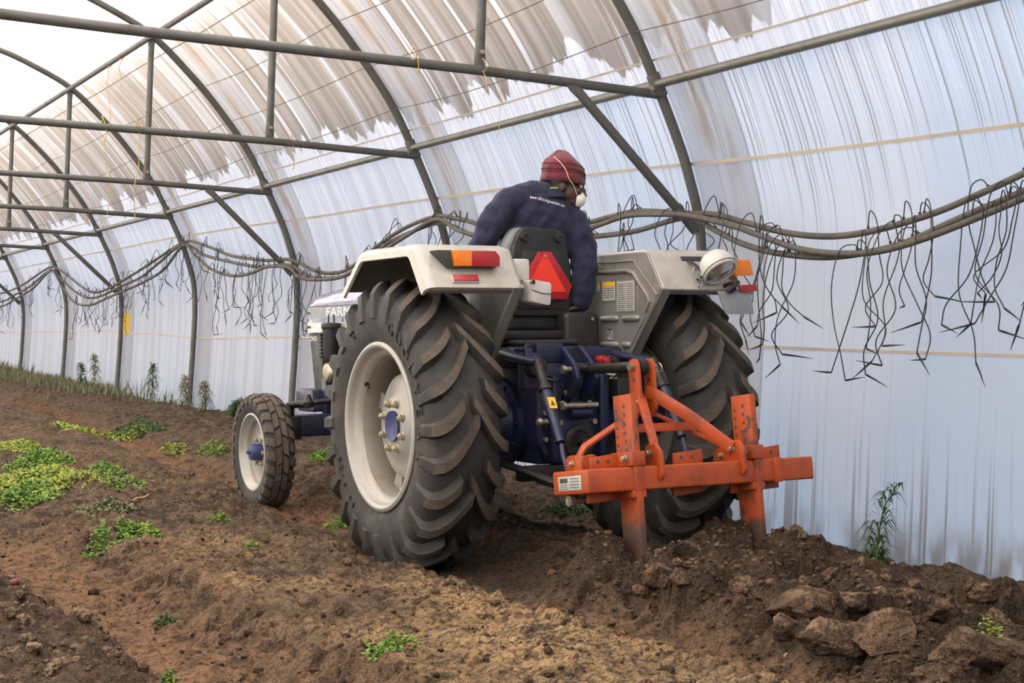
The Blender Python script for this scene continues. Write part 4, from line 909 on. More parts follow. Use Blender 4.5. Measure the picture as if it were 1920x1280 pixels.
# mast
for x in (-.068, .012):
    b = B(); b.prism(rpoly([(.335, .455), (.355, .478), (.395, .478), (.412, .455), (.412, .24), (.375, .215), (.335, .26)], .014, 3), 'x', x - .008, x + .008); mp_ = b.build('mast_plate', 'orange', im, .002)
    b = B(); b.cyl((x - .0085, .370, .385), (x - .0092, .370, .385), .011, n=12); b.build('slot_hole', 'ink', mp_)
    bolt((x + (.008 if x > 0 else -.008), .345, .285), (1 if x > 0 else -1, 0, 0), .010, .016, mp_)
b = B(); b.cyl((-.092, .370, .443), (.045, .370, .443), .011, n=12); b.cyl((-.098, .370, .443), (-.078, .370, .443), .018, n=6); pn = b.build('mast_pin', 'steel', im)
b = B(); ring = [(.058 + .002 * math.sin(a * 2), .362 + .020 * math.cos(a), .436 + .020 * math.sin(a)) for a in np.linspace(0, 2 * math.pi, 17)]; b.tube(ring, .003, 5, cap=False); b.build('linch_pin_ring', 'steel', pn)
b = B(); b.lathe([(-.052, .020), (-.052, .036), (-.014, .036), (-.014, .020)], 20, 'x', (0.0, .370, .443), closed=True); b.build('link_ball', 'blackmetal', im, .003)
bar([(-.052, .385, .330), (-.058, .35, .300), (-.130, .22, .225), (-.190, .09, .115), (-.222, .035, .060)], .042, .016, (1, .6, .3), 'rear_brace', 'orange', im)
bar([(-.010, .385, .335), (.010, .35, .318), (.080, .22, .220), (.160, .08, .090), (.178, .035, .055)], .056, .014, (0, -.2, 1), 'rear_brace', 'orange', im)
bar([(-.440, .27, .02), (-.440, .275, .065), (-.405, .29, .100), (-.100, .37, .235), (-.060, .39, .25)], .030, .016, (0, 1, .5), 'front_brace', 'orange', im)
bar([(.330, .27, .02), (.326, .275, .055), (.290, .29, .085), (.060, .37, .215), (.010, .39, .245)], .030, .016, (0, 1, .5), 'front_brace', 'orange', im)
b = B(); b.prism([(-.13, .30), (.19, .30), (.03, .42), (-.07, .42)], 'z', .176, .188); b.build('gusset', 'orange', im, .002)
b = B(); b.prism([(-.13, .150), (.19, .150), (.17, .180), (-.11, .180)], 'y', .296, .306); b.build('cross_strap', 'orange', im, .002)
for x in (-.232, .190):
    b = B(); b.prism(rpoly([(.10, -.004), (.10, .050), (.065, .088), (.005, .088), (-.030, .052), (-.032, -.042), (-.016, -.066), (-.001, -.050), (-.001, -.004)], .010, 3), 'x', x - .008, x + .008); lg = b.build('brace_lug', 'orange', im, .002)
    bolt((x - .008, .045, .052), (-1, 0, 0), .012, .020, lg)
b = B(); ring = [(.335 + .012 * math.cos(a), .07, -.125 + .014 * math.sin(a)) for a in np.linspace(0, 2 * math.pi, 13)]; b.tube(ring, .002, 5); b.build('wire_ring', 'elastic', im)
# top link joins the tractor to the mast (part of the tractor)
bpy.context.view_layer.update()
pin_t = tr.matrix_world.inverted() @ (im.matrix_world @ Vector((-.032, .370, .443))); a0 = Vector((-.005, -.425, .95))
dl = pin_t - a0
b = B(); b.tube([a0 - dl * .02, a0 + dl * .10, a0 + dl * .14, a0 + dl * .18], [.022, .018, .016, .024], 12); b.tube([a0 + dl * .17, a0 + dl * .20, a0 + dl * .88, a0 + dl * .93], [.020, .025, .025, .018], 14); b.tube([a0 + dl * .90, pin_t - dl * .05], .014, 10); tk = b.build('top_link', 'blackmetal', tr, smooth=50); tk['label'] = 'black tubular top link'
b = B(); b.box(-.045, .045, -.012, .012, -.03, .03, Matrix.Translation(a0)); b.build('link_yoke', 'blackmetal', tk, .008)

# ------------------------------------------------------------------ driver
def remesh(name, b, voxel, smooth_it, m, parent=None, fold=None):
    me0 = bpy.data.meshes.new('tmp'); bmesh.ops.recalc_face_normals(b.bm, faces=b.bm.faces); b.bm.to_mesh(me0); b.bm.free()
    o = bpy.data.objects.new('tmp', me0); col.objects.link(o)
    md = o.modifiers.new('r', 'REMESH'); md.mode = 'VOXEL'; md.voxel_size = voxel; md.use_smooth_shade = True
    if smooth_it: s = o.modifiers.new('s', 'SMOOTH'); s.iterations = smooth_it; s.factor = .5
    me = bpy.data.meshes.new_from_object(o.evaluated_get(bpy.context.evaluated_depsgraph_get())); me.name = name
    bpy.data.objects.remove(o); bpy.data.meshes.remove(me0)
    if fold:
        cos = [(v.co.copy(), v.normal.copy()) for v in me.vertices]
        for v, (c, n) in zip(me.vertices, cos): v.co = c + n * fold(c)
    me.polygons.foreach_set('use_smooth', [True] * len(me.polygons)); me.materials.clear()
    return link(name, me, M[m], parent)
def limb(b, pts, rs, n=16):
    P = catmull(pts, 5); rr_ = [interp(i / (len(P) - 1) * (len(rs) - 1), list(enumerate(rs))) for i in range(len(P))]
    b.tube(P, rr_, n)
    for p, r in ((pts[0], rs[0]), (pts[-1], rs[-1])): b.ball(p, r * .98, 12, 8)
def torso(b, g):
    rot = lambda a: Euler((0, R(a), 0)).to_matrix()
    for c, r, a in (((.04, .21, 1.33), (.18, .14, .12), 0), ((.055, .185, 1.45), (.165, .125, .13), 4), ((.085, .15, 1.58), (.185, .128, .14), 8), ((.105, .135, 1.68), (.195, .122, .115), 12), ((.115, .13, 1.745), (.165, .10, .075), 14)):
        b.ball(c, tuple(x + g for x in r), 24, 16, rot(a))
    limb(b, [(-.095, .13, 1.772), (.02, .13, 1.80), (.11, .13, 1.80), (.19, .12, 1.755), (.255, .105, 1.685)], [.062 + g, .07 + g, .075 + g, .07 + g, .064 + g])
ARM_L = [(-.095, .13, 1.772), (-.160, .15, 1.675), (-.205, .21, 1.555), (-.215, .35, 1.485), (-.195, .50, 1.445)]
ARM_R = [(.255, .105, 1.685), (.285, .06, 1.59), (.295, .03, 1.485), (.278, .012, 1.38), (.255, .015, 1.285)]
LEG = lambda s: [(.03 + s * .095, .24, 1.31), (.02 + s * .13, .45, 1.315), (s * .15, .655, 1.285), (s * .16, .71, 1.05), (s * .16, .77, .775)]
hc = Vector((.222, .100, 1.868))
hf = Vector((.86, -.45, -.13)).normalized(); hr = hf.cross(Vector((0.0, .10, 1))).normalized(); hu = hr.cross(hf).normalized()
HM = Matrix((hr, hf, hu)).transposed().to_4x4(); HM.translation = hc
def hp(x, y, z): return HM @ Vector((x, y, z))
H3 = HM.to_3x3()
def hand(b, wrist, palm_c, dirv, nrm_, s, curl, thumb_side):
    """palm and five fingers; dirv = towards the fingertips, nrm_ = back of the hand"""
    d = Vector(dirv).normalized(); n_ = Vector(nrm_); n_ = (n_ - d * n_.dot(d)).normalized(); sd = d.cross(n_).normalized() * thumb_side
    W, Pc = Vector(wrist), Vector(palm_c)
    limb(b, [W - d * .03, W, W + (Pc - W) * .5], [.027, .026, .030], 12)
    b.ball(Pc, (.040, .046, .016), 16, 10, Matrix((sd, d, n_)).transposed())
    for k, (off, L, r) in enumerate(((.030, .070, .0088), (.0105, .078, .0090), (-.0095, .072, .0086), (-.029, .056, .0078))):
        p0 = Pc + d * .030 + sd * off; p1 = p0 + (d * math.cos(curl * .4) - n_ * math.sin(curl * .4)) * L * .45 + sd * off * .25
        p2 = p1 + (d * math.cos(curl) - n_ * math.sin(curl)) * L * .32; p3 = p2 + (d * math.cos(curl * 1.6) - n_ * math.sin(curl * 1.6)) * L * .25
        b.tube([p0, p1, p2, p3], [r * 1.1, r * 1.05, r, r * .85], 10); b.ball(p3, r * .85, 10, 6); b.ball(p1, r * 1.06, 10, 6)
    t0 = Pc - d * .022 + sd * .030; t1 = t0 + (sd * .75 + d * .6 - n_ * .25).normalized() * .036; t2 = t1 + (d * .85 + sd * .25 - n_ * .45).normalized() * .032
    b.tube([t0, t1, t2], [.014, .0112, .0095], 10); b.ball(t2, .0095, 10, 6); b.ball(t1, .0112, 10, 6)
b = B(); torso(b, -.012)
limb(b, [(.115, .13, 1.76), (.14, .125, 1.83), hp(0, -.02, -.03)], [.06, .056, .056])
limb(b, ARM_L, [.055, .05, .042, .038, .028]); limb(b, ARM_R, [.055, .05, .042, .038, .028])
for s in (-1, 1): limb(b, LEG(s), [.085, .08, .062, .055, .042])
# head
for c, r in (((0, -.012, .035), (.074, .094, .082)), ((0, .030, -.030), (.062, .066, .070)), ((0, .045, -.075), (.046, .046, .036)), ((0, .074, -.102), (.022, .020, .017)), ((0, .080, .018), (.050, .018, .014)),
             ((0, .098, -.022), (.011, .016, .024)), ((0, .106, -.038), (.016, .015, .011)), ((.036, .070, -.028), (.022, .02, .02)), ((-.036, .070, -.028), (.022, .02, .02)), ((0, .088, -.070), (.022, .014, .012)),
             ((.074, -.012, -.018), (.010, .020, .030)), ((-.074, -.012, -.018), (.010, .020, .030))):
    b.ball(hp(*c), r, 20, 14, H3)
hand(b, ARM_L[-1], (-.185, .575, 1.452), (.25, .95, .0), (-.35, -.1, .9), -1, 1.25, 1)
hand(b, ARM_R[-1], (.245, .035, 1.243), (-.55, .75, -.05), (.1, .1, 1), 1, .35, -1)
for s in (-1, 1):
    limb(b, [(s * .16, .77, .76), (s * .16, .80, .69), (s * .17, .93, .668)], [.04, .045, .035])
person = remesh('person', b, .0055, 2, 'skin')
person.location = TR_LOC; person.rotation_euler = TR_ROT
tag(person, 'person in navy coverall, maroon beanie and white mask driving the tractor', 'person')
# coverall
b = B(); torso(b, .010)
limb(b, ARM_L, [.076, .072, .064, .058, .050]); limb(b, ARM_R, [.080, .076, .066, .062, .052])
limb(b, [(.115, .115, 1.76), (.135, .115, 1.815)], [.075, .066])
for s in (-1, 1): limb(b, LEG(s), [.105, .10, .085, .082, .074])
def fold(c):
    arm = 1 if c.x > .23 or c.x < -.12 else 0
    k = noise.noise((c.x * 9, c.y * 9, c.z * (16 if arm else 7))) * .014 + noise.noise((c.x * 26 + c.z * 12, c.y * 20, c.z * 20 - c.x * 9)) * .007
    k += .012 * max(0, noise.noise((c.x * 14 - c.z * 10, c.y * 6, c.z * 5 + 3)))
    return k
jk = remesh('coverall', b, .0085, 5, 'jacket', person, fold); jk['label'] = 'navy blue work coverall with white print on the back'
# seams
jbv = BVHTree.FromPolygons([v.co for v in jk.data.vertices], [p.vertices[:] for p in jk.data.polygons])
def on_back(x, z, off=.002):
    h = jbv.ray_cast(Vector((x, -.6, z)), Vector((0, 1, 0)))
    return (h[0] + h[1] * off) if h[0] is not None else Vector((x, .02, z))
b = B(); b.tube([on_back(-.075 + .0 * t, 1.80 - .40 * t, .001) for t in np.linspace(0, 1, 24)], .0028, 5); b.build('sleeve_seam', 'jacket', jk)
# collar
b = B(); rows = []
for a in np.linspace(0, 2 * math.pi, 33)[:-1]:
    c = Vector((.128, .118, 1.815)); u_ = Vector((math.cos(a), math.sin(a) * .95, 0))
    rows.append(b.verts([c + u_ * .072 + Vector((0, 0, -.012)), c + u_ * .070 + Vector((.012, 0, .034 + .006 * math.sin(a))), c + u_ * .080 + Vector((.012, 0, .036 + .006 * math.sin(a))), c + u_ * .102 + Vector((0, 0, -.012 - .004 * math.cos(a * 3))), c + u_ * .094 + Vector((0, 0, -.018))]))
for k in range(32):
    a, c = rows[k], rows[(k + 1) % 32]
    for j in range(5): b.face([a[j], a[(j + 1) % 5], c[(j + 1) % 5], c[j]])
cl = b.build('collar', 'jacket', jk, smooth=50)
b = B(); b.tube([Vector((.140, .118, 1.838)) + Vector((math.cos(a) * .063, math.sin(a) * .060, .004)) for a in np.linspace(0, 2 * math.pi, 25)], .009, 8, cap=False); sh_ = b.build('shirt_collar', 'lime', person); sh_['label'] = 'lime green shirt collar'
# back print
def arc_text(body, x0, z0, ang, size, xs_):
    n = len(body); adv = size * .545 * xs_; x, z = x0, z0
    me_all = bmesh.new(); wide = {'.': .55, 'i': .5, 'm': 1.5, 'w': 1.35, 'r': .72, 'f': .65}
    for i, ch in enumerate(body):
        wd = adv * wide.get(ch, 1.0); a = R(ang + 16 * math.sin(math.pi * i / n) * .5 - 5)
        cx, cz = x + wd * .5 * math.cos(a), z - wd * .5 * math.sin(a)
        cu_ = bpy.data.curves.new('t', 'FONT'); cu_.body = ch; cu_.size = size; cu_.align_x = 'CENTER'; cu_.resolution_u = 2
        o = bpy.data.objects.new('t', cu_); col.objects.link(o); m_ = bpy.data.meshes.new_from_object(o.evaluated_get(bpy.context.evaluated_depsgraph_get())); bpy.data.objects.remove(o); bpy.data.curves.remove(cu_)
        for v in m_.vertices:
            lx, lz = v.co.x * xs_, v.co.y; px_, pz_ = cx + lx * math.cos(a) + lz * math.sin(a), cz - lx * math.sin(a) + lz * math.cos(a); v.co = on_back(px_, pz_, .0025)
        me_all.from_mesh(m_); bpy.data.meshes.remove(m_)
        x += wd * math.cos(a); z -= wd * math.sin(a)
    me_ = bpy.data.meshes.new('back_print'); me_all.to_mesh(me_); me_all.free(); o = link('back_print', me_, M['print'], jk); o['label'] = 'small white web address'
arc_text('www.africangreeneurs.com', -.012, 1.789, 12, .0235, .66)
# beanie
b = B(); rows = []; nseg = 48
zs_ = [(-.012, .088, .106), (-.016, .094, .112), (.004, .097, .115), (.028, .096, .113), (.040, .092, .108), (.050, .096, .112), (.075, .094, .106), (.095, .086, .095), (.115, .066, .072), (.134, .048, .052), (.150, .032, .034), (.157, .012, .012)]
for (z, rx, ry) in zs_:
    row = []
    for k in range(nseg):
        a = 2 * math.pi * k / nseg; p = Vector((rx * math.cos(a), -.012 + ry * math.sin(a), z))
        q = noise.noise((math.cos(a) * 2.2, math.sin(a) * 2.2, z * 22)) * .010 * min(1, max(0, (z + .02) / .08)) + noise.noise((math.cos(a) * 5, math.sin(a) * 5, z * 60 + 4)) * .0035
        dent = -.016 * math.exp(-((a - 5.6) / .35) ** 2) * max(0, (z - .07) / .08)
        p.x += math.cos(a) * (q + dent); p.y += math.sin(a) * (q + dent) - .22 * max(0, z - .05); p.z += .012 * noise.noise((math.cos(a) * 1.5, math.sin(a) * 1.5, 8)) * max(0, z / .12)
        row.append(hp(p.x, p.y, p.z + .02))
    rows.append(b.verts(row))
for a, c in zip(rows, rows[1:]):
    for k in range(nseg): b.face([a[k], a[(k + 1) % nseg], c[(k + 1) % nseg], c[k]])
b.face(rows[-1])
bn_ = b.build('beanie', 'beanie', person, smooth=180); bn_['label'] = 'maroon knitted beanie'
bbv = BVHTree.FromPolygons([v.co for v in bn_.data.vertices], [p.vertices[:] for p in bn_.data.polygons])
def on_hat(a, z, off):
    o = hp(.3 * math.cos(a), -.012 + .3 * math.sin(a), z); c = hp(0, -.012 - .2 * max(0, z - .05), z); h = bbv.ray_cast(o, (c - o).normalized()); return h[0] + h[1] * off if h[0] is not None else c
M['knitdark'] = mat('dark_knit', (.045, .010, .014), .95)
for z in (.052, .066, .094):
    b = B(); b.tube([on_hat(a, z + .004 * math.sin(3 * a), .0005) for a in np.linspace(0, 2 * math.pi, 49)], .0028, 6, cap=False); b.build('knit_stripe', M['knitdark'], bn_)
# mask with elastic
b = B(); rows = []
for i, t in enumerate(np.linspace(0, 1, 8)):
    r_ = math.cos(t * math.pi / 2); row = []
    for k in range(24):
        a = 2 * math.pi * k / 24; row.append(hp(.046 * r_ * math.cos(a), .066 + .052 * math.sin(t * math.pi / 2), -.062 + (.046 * r_) * math.sin(a)))
    rows.append(b.verts(row))
for a, c in zip(rows, rows[1:]):
    for k in range(24): b.face([a[k], a[(k + 1) % 24], c[(k + 1) % 24], c[k]])
mk = b.build('face_mask', 'mask', person, smooth=60); mk['label'] = 'white moulded dust mask'
pts = [hp(.052, .065, -.05), hp(.070, .045, -.012)] + [on_hat(a, z, .003) for a, z in ((.25, .02), (.10, .05), (-.08, .08), (-.35, .105), (-.75, .125))]
b = B(); b.tube(catmull(pts, 4), .0022, 6); el = b.build('mask_strap', 'elastic', mk); el['label'] = 'thin tan elastic strap'
for s in (-1, 1):
    b = B(); b.ball(hp(s * .031, .081, .001), .011, 12, 8); ey = b.build('eye', 'white', person)
    b = B(); b.ball(hp(s * .032, .0905, .001), .0045, 8, 6); b.build('iris', 'ink', ey)
    # boots over the feet
    b = B(); limb(b, [(s * .16, .77, .80), (s * .16, .785, .70), (s * .16, .80, .675)], [.055, .056, .052]); limb(b, [(s * .16, .79, .675), (s * .17, .90, .672), (s * .172, .985, .668)], [.05, .048, .040]); sh2 = remesh('boot', b, .010, 2, 'black', person)
# ------------------------------------------------------------------ drip hoses and dripper tubes along the wall
HOSES = [(5.34, [(4.723, 1.929), (4.919, 1.877), (5.175, 1.809), (5.484, 1.737), (5.895, 1.68), (6.221, 1.67), (6.573, 1.708), (6.955, 1.79), (7.262, 1.861), (7.532, 1.887), (8.055, 1.94), (8.368, 1.932), (8.699, 1.909), (9.422, 1.874), (10.073, 1.962), (10.426, 2.039), (10.751, 2.091), (10.992, 2.121), (11.497, 2.081), (12.036, 1.979), (12.735, 1.788), (13.178, 1.747), (13.652, 1.791), (14.308, 1.924), (15.01, 1.951), (15.513, 1.992), (16.229, 2.067), (17.008, 2.204), (17.806, 2.311), (18.517, 2.246), (19.474, 2.11), (20.521, 1.976), (21.522, 1.862), (22.457, 1.828), (23.308, 1.957), (24.223, 2.154), (25.28, 2.324), (26.438, 2.238), (27.784, 2.1), (29.796, 2.014)], 'upper brown drip hose draped along the film wall'),
         (5.30, [(4.695, 1.841), (4.89, 1.788), (5.278, 1.694), (5.631, 1.601), (5.938, 1.564), (6.268, 1.56), (6.671, 1.607), (6.962, 1.676), (7.218, 1.769), (7.489, 1.857), (8.006, 1.813), (8.317, 1.805), (8.646, 1.804), (9.366, 1.786), (10.013, 1.861), (10.364, 1.938), (10.831, 2.052), (11.326, 2.024), (11.966, 1.928), (12.66, 1.725), (13.299, 1.7), (13.782, 1.749), (14.224, 1.866), (14.922, 1.88), (15.421, 1.912), (16.134, 1.99), (17.006, 2.104), (17.856, 2.274), (18.873, 2.102), (19.735, 1.946), (20.816, 1.854), (21.85, 1.757), (22.651, 1.754), (23.519, 1.881), (24.34, 2.073), (25.213, 2.268), (26.709, 2.065), (28.09, 1.947), (29.61, 1.847)], 'lowest sagging brown drip hose at the right end'),
         (5.26, [(4.668, 1.801), (4.862, 1.749), (5.384, 1.624), (5.749, 1.566), (6.066, 1.566), (6.408, 1.612), (6.778, 1.715), (6.975, 1.77), (7.392, 1.858), (7.728, 1.892), (8.086, 1.908), (8.466, 1.865), (8.874, 1.819), (9.469, 1.836), (10.129, 1.906), (10.487, 1.977), (10.848, 2.081), (11.364, 1.99), (11.951, 1.866), (12.711, 1.702), (13.357, 1.691), (13.845, 1.729), (14.142, 1.835), (14.758, 1.871), (15.244, 1.825), (15.851, 1.82), (16.603, 1.92), (17.214, 2.1), (17.71, 2.252), (18.523, 1.999), (19.489, 1.867), (20.414, 1.79), (21.417, 1.707), (22.349, 1.636), (23.371, 1.714), (24.311, 2.029), (25.029, 2.242), (26.333, 2.007), (27.684, 1.878), (29.431, 1.753)], 'brown drip hose crossing between the other two hoses')]
for hx, pts, lb in HOSES:
    b = B(); b.tube(catmull([(hx, y, z) for y, z in [(3.9, pts[0][1] + .14)] + pts + [(33, pts[-1][1] + .1)]], 5), .0175, 8); tag(b.build('drip_hose', 'hose', smooth=60), lb, 'hose', 'drip hoses on the film wall')
b = B(); b.cyl((0, 0, -.004), (0, 0, .008), .006, n=8); b.cyl((0, 0, .007), (0, 0, .013), .008, n=8); emit_me = b.mesh('emitter'); emit_me.materials.append(M['tube'])
STK = []
for k in range(5):
    b = B(); L = .12 + .015 * k; b.tube([(0, 0, 0), (0, 0, -.02), (.002 * k, 0, -L * .5), (.004 * k, .002, -L)], [.0042, .0058, .0042, .001], 6); m_ = b.mesh('stake'); m_.materials.append(M['tube']); STK.append(m_)
CL = [((4.86, 5.26), 11, .62, 'dripper tube with stake hanging from the hoses nearest the right picture edge'), ((5.40, 6.10), 13, .60, 'dripper tube with stake in the middle bunch right of the tractor'), ((6.38, 6.98), 11, .58, 'dripper tube with stake hanging just right of the work lamp'),
      ((7.05, 7.75), 9, .42, 'dripper tube with stake hanging behind the right fender'), ((7.85, 8.70), 10, .42, 'dripper tube with stake hanging between driver and brace pipe'), ((10.3, 11.2), 9, .40, 'dripper tube with stake hanging left of the driver'),
      ((11.4, 12.6), 6, .35, 'dripper tube with stake just above the left fender'), ((12.7, 14.2), 16, .55, 'dripper tube with stake hanging in front of the tractor hood'), ((14.4, 16.2), 22, .60, 'dripper tube with stake bunched above the front wheel'),
      ((16.3, 17.9), 14, .50, 'dripper tube with stake below the tall hose peak left of the tractor'), ((18.2, 20.4), 18, .48, 'dripper tube with stake near the yellow sticky trap'), ((20.6, 23.4), 24, .48, 'dripper tube with stake in the far bunch left of the yellow trap'), ((23.6, 29.5), 26, .46, 'dripper tube with stake at the far left end of the hoses')]
ORD = ['leftmost'] + [w_ + ' from left' for w_ in ('second', 'third', 'fourth', 'fifth', 'sixth', 'seventh', 'eighth', 'ninth', 'tenth', 'eleventh', 'twelfth', 'thirteenth')]
def hose_z(h, y): return float(np.interp(y, [p[0] for p in HOSES[h][1]], [p[1] for p in HOSES[h][1]]))
for ci, ((y0, y1), n, Lm, lb) in enumerate(CL):
    made = []
    ncen = max(2, n // 4); cents = [y0 + (y1 - y0) * (k + .5 + rng.uniform(-.25, .25)) / ncen for k in range(ncen)]
    for k in range(n):
        h = rng.randrange(3); y = min(max(cents[k % ncen] + rng.gauss(0, .05), y0), y1); z = hose_z(h, y); x = HOSES[h][0]
        L = Lm * rng.uniform(.55, 1.15); dy = rng.uniform(-.16, .16); s = rng.choice((-1, 1)); loop = rng.uniform(.02, .10)
        ox = -rng.uniform(.02, .10); w1, w2 = rng.uniform(-.07, .07), rng.uniform(-.07, .07)
        pts = [(x, y, z + .02), (x - .015, y + s * .03, z + .02 + loop), (x + ox * .6, y + s * .085, z + loop * .5), (x + ox, y + s * .10 + dy * .2, z - L * .25), (x + ox + rng.uniform(-.03, .03), y + s * .07 + dy * .5 + w1, z - L * .55), (x + ox + rng.uniform(-.04, .04), y + dy * .8 + w2, z - L * .8), (x + ox, y + dy, z - L)]
        near = y < 8.8
        b = B(); b.tube(catmull(pts, 7 if near else 5), .0031 if near else .0034, 6 if near else 4); o = b.build('dripper_tube', 'tube', smooth=70)
        made.append((-(y + dy), o)); tag(o, 'thin black ' + lb, 'drip tube', 'dripper tubes ' + lb[lb.index('stake') + 6:])
        e = link('emitter', emit_me, None, o); e.location = (x, y, z + .012)
        stk = link('stake', rng.choice(STK), None, o); stk.location = pts[-1]; stk.rotation_euler = (rng.choice((-1, 1)) * R(rng.uniform(35, 100)), R(rng.uniform(-30, 30)), R(rng.uniform(-40, 40)))
    if ci < 7:
        for q, (_, o) in enumerate(sorted(made, key=lambda t: t[0])): o['label'] = ORD[q] + ' ' + lb

# ------------------------------------------------------------------ soil clods
def ico(sub):
    bm = bmesh.new(); bmesh.ops.create_icosphere(bm, subdivisions=sub, radius=1); v = np.array([x.co[:] for x in bm.verts]); f = [[y.index for y in x.verts] for x in bm.faces]; bm.free(); return v, f
V4, F4 = ico(4); V1, F1 = ico(1)
def clod_mesh(seed, sx, sy, sz):
    r_ = np.random.RandomState(seed); v = V4.copy()
    for _ in range(16):
        n_ = r_.normal(size=3); n_ /= np.linalg.norm(n_); d = r_.uniform(.42, .8); k = v @ n_ - d; m_ = k > 0; v[m_] -= np.outer(k[m_], n_) * .92
    nn = np.array([noise.fractal(Vector(p) * 2.3 + Vector((seed * 3.1, 0, 0)), .8, 2.0, 5) for p in v]); v = v * (1 + .16 * nn[:, None])
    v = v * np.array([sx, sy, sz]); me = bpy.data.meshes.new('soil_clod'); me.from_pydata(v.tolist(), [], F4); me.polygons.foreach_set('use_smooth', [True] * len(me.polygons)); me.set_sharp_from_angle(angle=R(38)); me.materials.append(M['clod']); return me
def ground_at(px, py):
    d = fw + rr * ((px - 960) / 2848.93) - uu * ((py - 640) / 2848.93); o = Vector((0, 0, 1.0)); t = 3.0
    for _ in range(400):
        p = o + d * t
        if p.z < gzs(p.x, p.y): break
        t += .02 if t < 9 else .06
    return p.x, p.y
BIG = [((1520, 1130), (.25, .17, .10), 20, 'large broken soil slab with pale crust in the middle of the ploughed strip'), ((1400, 1100), (.135, .09, .05), 35, 'flat tilted soil slab lying just behind the left shank'),
       ((1237, 1090), (.095, .075, .075), 10, 'pale blocky soil clod left of the left shank'), ((1390, 1145), (.05, .04, .05), 50, 'small angular soil block below the tilted slab'), ((1600, 1135), (.12, .07, .05), 60, 'flat crusted soil clod right of the largest slab'),
       ((1665, 1205), (.15, .13, .10), -20, 'tilted soil slab beside the dark crack at lower right'), ((1560, 1195), (.13, .10, .07), 5, 'rounded soil clod low in the ploughed strip'), ((1860, 1235), (.25, .20, .13), 15, 'large rough soil block in the bottom right corner'),
       ((1822, 1100), (.038, .03, .045), 0, 'small dark upright clod near the film wall'), ((1850, 1125), (.10, .035, .05), -35, 'slanting soil flake below the small dark clod'), ((1700, 1110), (.10, .07, .035), 40, 'low flat clod behind the ploughed strip near the wall'),
       ((1480, 1185), (.08, .07, .06), 75, 'brown clod at the left foot of the ploughed ridge'), ((1290, 1030), (.15, .06, .045), 20, 'long smooth soil lump between the two shanks'), ((1765, 1165), (.09, .08, .05), 10, 'cracked soil clod above the dark crack at right')]
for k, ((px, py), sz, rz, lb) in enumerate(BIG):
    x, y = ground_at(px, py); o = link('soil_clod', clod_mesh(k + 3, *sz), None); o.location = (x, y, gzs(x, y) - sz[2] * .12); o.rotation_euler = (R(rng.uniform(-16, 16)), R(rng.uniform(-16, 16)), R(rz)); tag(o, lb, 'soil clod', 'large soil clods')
small = [clod_mesh(40 + k, 1, rng.uniform(.7, .9), rng.uniform(.55, .8)) for k in range(6)]
for k in range(26):
    x, y = rng.uniform(3.1, 4.55), rng.uniform(3.0, 5.15); s = rng.choice((.025, .03, .035, .045, .06))
    o = link('soil_lump', small[k % 6], None); o.scale = (s, s, s); o.location = (x, y, gzs(x, y) + s * .25); o.rotation_euler = (rng.uniform(0, 6), rng.uniform(-.5, .5), rng.uniform(0, 6))
    tag(o, 'small loose soil lump scattered over the freshly ploughed strip', 'soil lump', 'loose lumps on the ploughed strip')
# crumbs: nobody could count these
nr = np.random.RandomState(5); NC = 13000
cx = nr.uniform(.6, 5.3, NC * 3); cy = 2.9 + nr.uniform(0, 1, NC * 3) ** 1.7 * 7.5
_, _, _, pl = zones(cx, cy); keep = nr.uniform(size=NC * 3) < (.12 + .88 * pl + .35 * (cx < 1.1) * (cy < 5)); cx, cy = cx[keep][:NC], cy[keep][:NC]; cz = gz(cx, cy)
sz = nr.uniform(.003, .013, len(cx)) * (1 + 1.2 * (nr.uniform(size=len(cx)) > .93)); jit = nr.uniform(.65, 1.25, (len(cx), len(V1), 1))
vv = (V1[None] * jit * np.array([1, 1, .75]) * sz[:, None, None] + np.stack([cx, cy, cz + sz * .25], -1)[:, None]).reshape(-1, 3)
ff = (np.array(F1)[None] + (np.arange(len(cx)) * len(V1))[:, None, None]).reshape(-1, 3)
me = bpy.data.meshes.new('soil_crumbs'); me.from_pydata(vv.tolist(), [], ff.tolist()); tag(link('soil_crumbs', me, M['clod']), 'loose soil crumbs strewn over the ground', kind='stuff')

# ------------------------------------------------------------------ plants
def leaf(vs, fs, p, d, L, w, droop):
    d = Vector(d).normalized(); s = d.cross(Vector((0, 0, 1))); s = s.normalized() if s.length > 1e-3 else Vector((1, 0, 0)); i = len(vs); m_ = p + d * L * .5 + Vector((0, 0, droop * .25)); e = p + d * L - Vector((0, 0, droop))
    w = w * 1.5; vs += [p, m_ + s * w, e, m_ - s * w]; fs += [(i, i + 1, i + 3), (i + 1, i + 2, i + 3)]
def weed(px, py, rx, ry, h, n, size, m, lb, nm='weed_clump'):
    n = int(n * 1.7); size *= .72
    x0, y0 = ground_at(px, py); vs, fs = [], []
    z0 = gzs(x0, y0)
    for _ in range(n):
        a, q = rng.uniform(0, 6.283), rng.uniform(0, 1) ** .6; x, y = x0 + rx * q * math.cos(a), y0 + ry * q * math.sin(a)
        if noise.noise((x * 9, y * 6, 3.3)) < -.42: continue
        z = gzs(x, y) + rng.uniform(0.0, h) * (1.1 - q)
        leaf(vs, fs, Vector((x - x0, y - y0, z - z0)), (rng.uniform(-1, 1), rng.uniform(-1, 1), rng.uniform(-.1, .9)), size * rng.uniform(.6, 1.4), size * rng.uniform(.2, .4), size * rng.uniform(0, .5))
    me = bpy.data.meshes.new(nm); me.from_pydata(vs, [], fs); o = link(nm, me, M[m]); o.location = (x0, y0, z0); tag(o, lb, 'weed', 'low weeds on the soil'); return o
weed(735, 1217, .085, .09, .045, 260, .022, 'leaf', 'small bright green weed on the tan bed in the foreground')
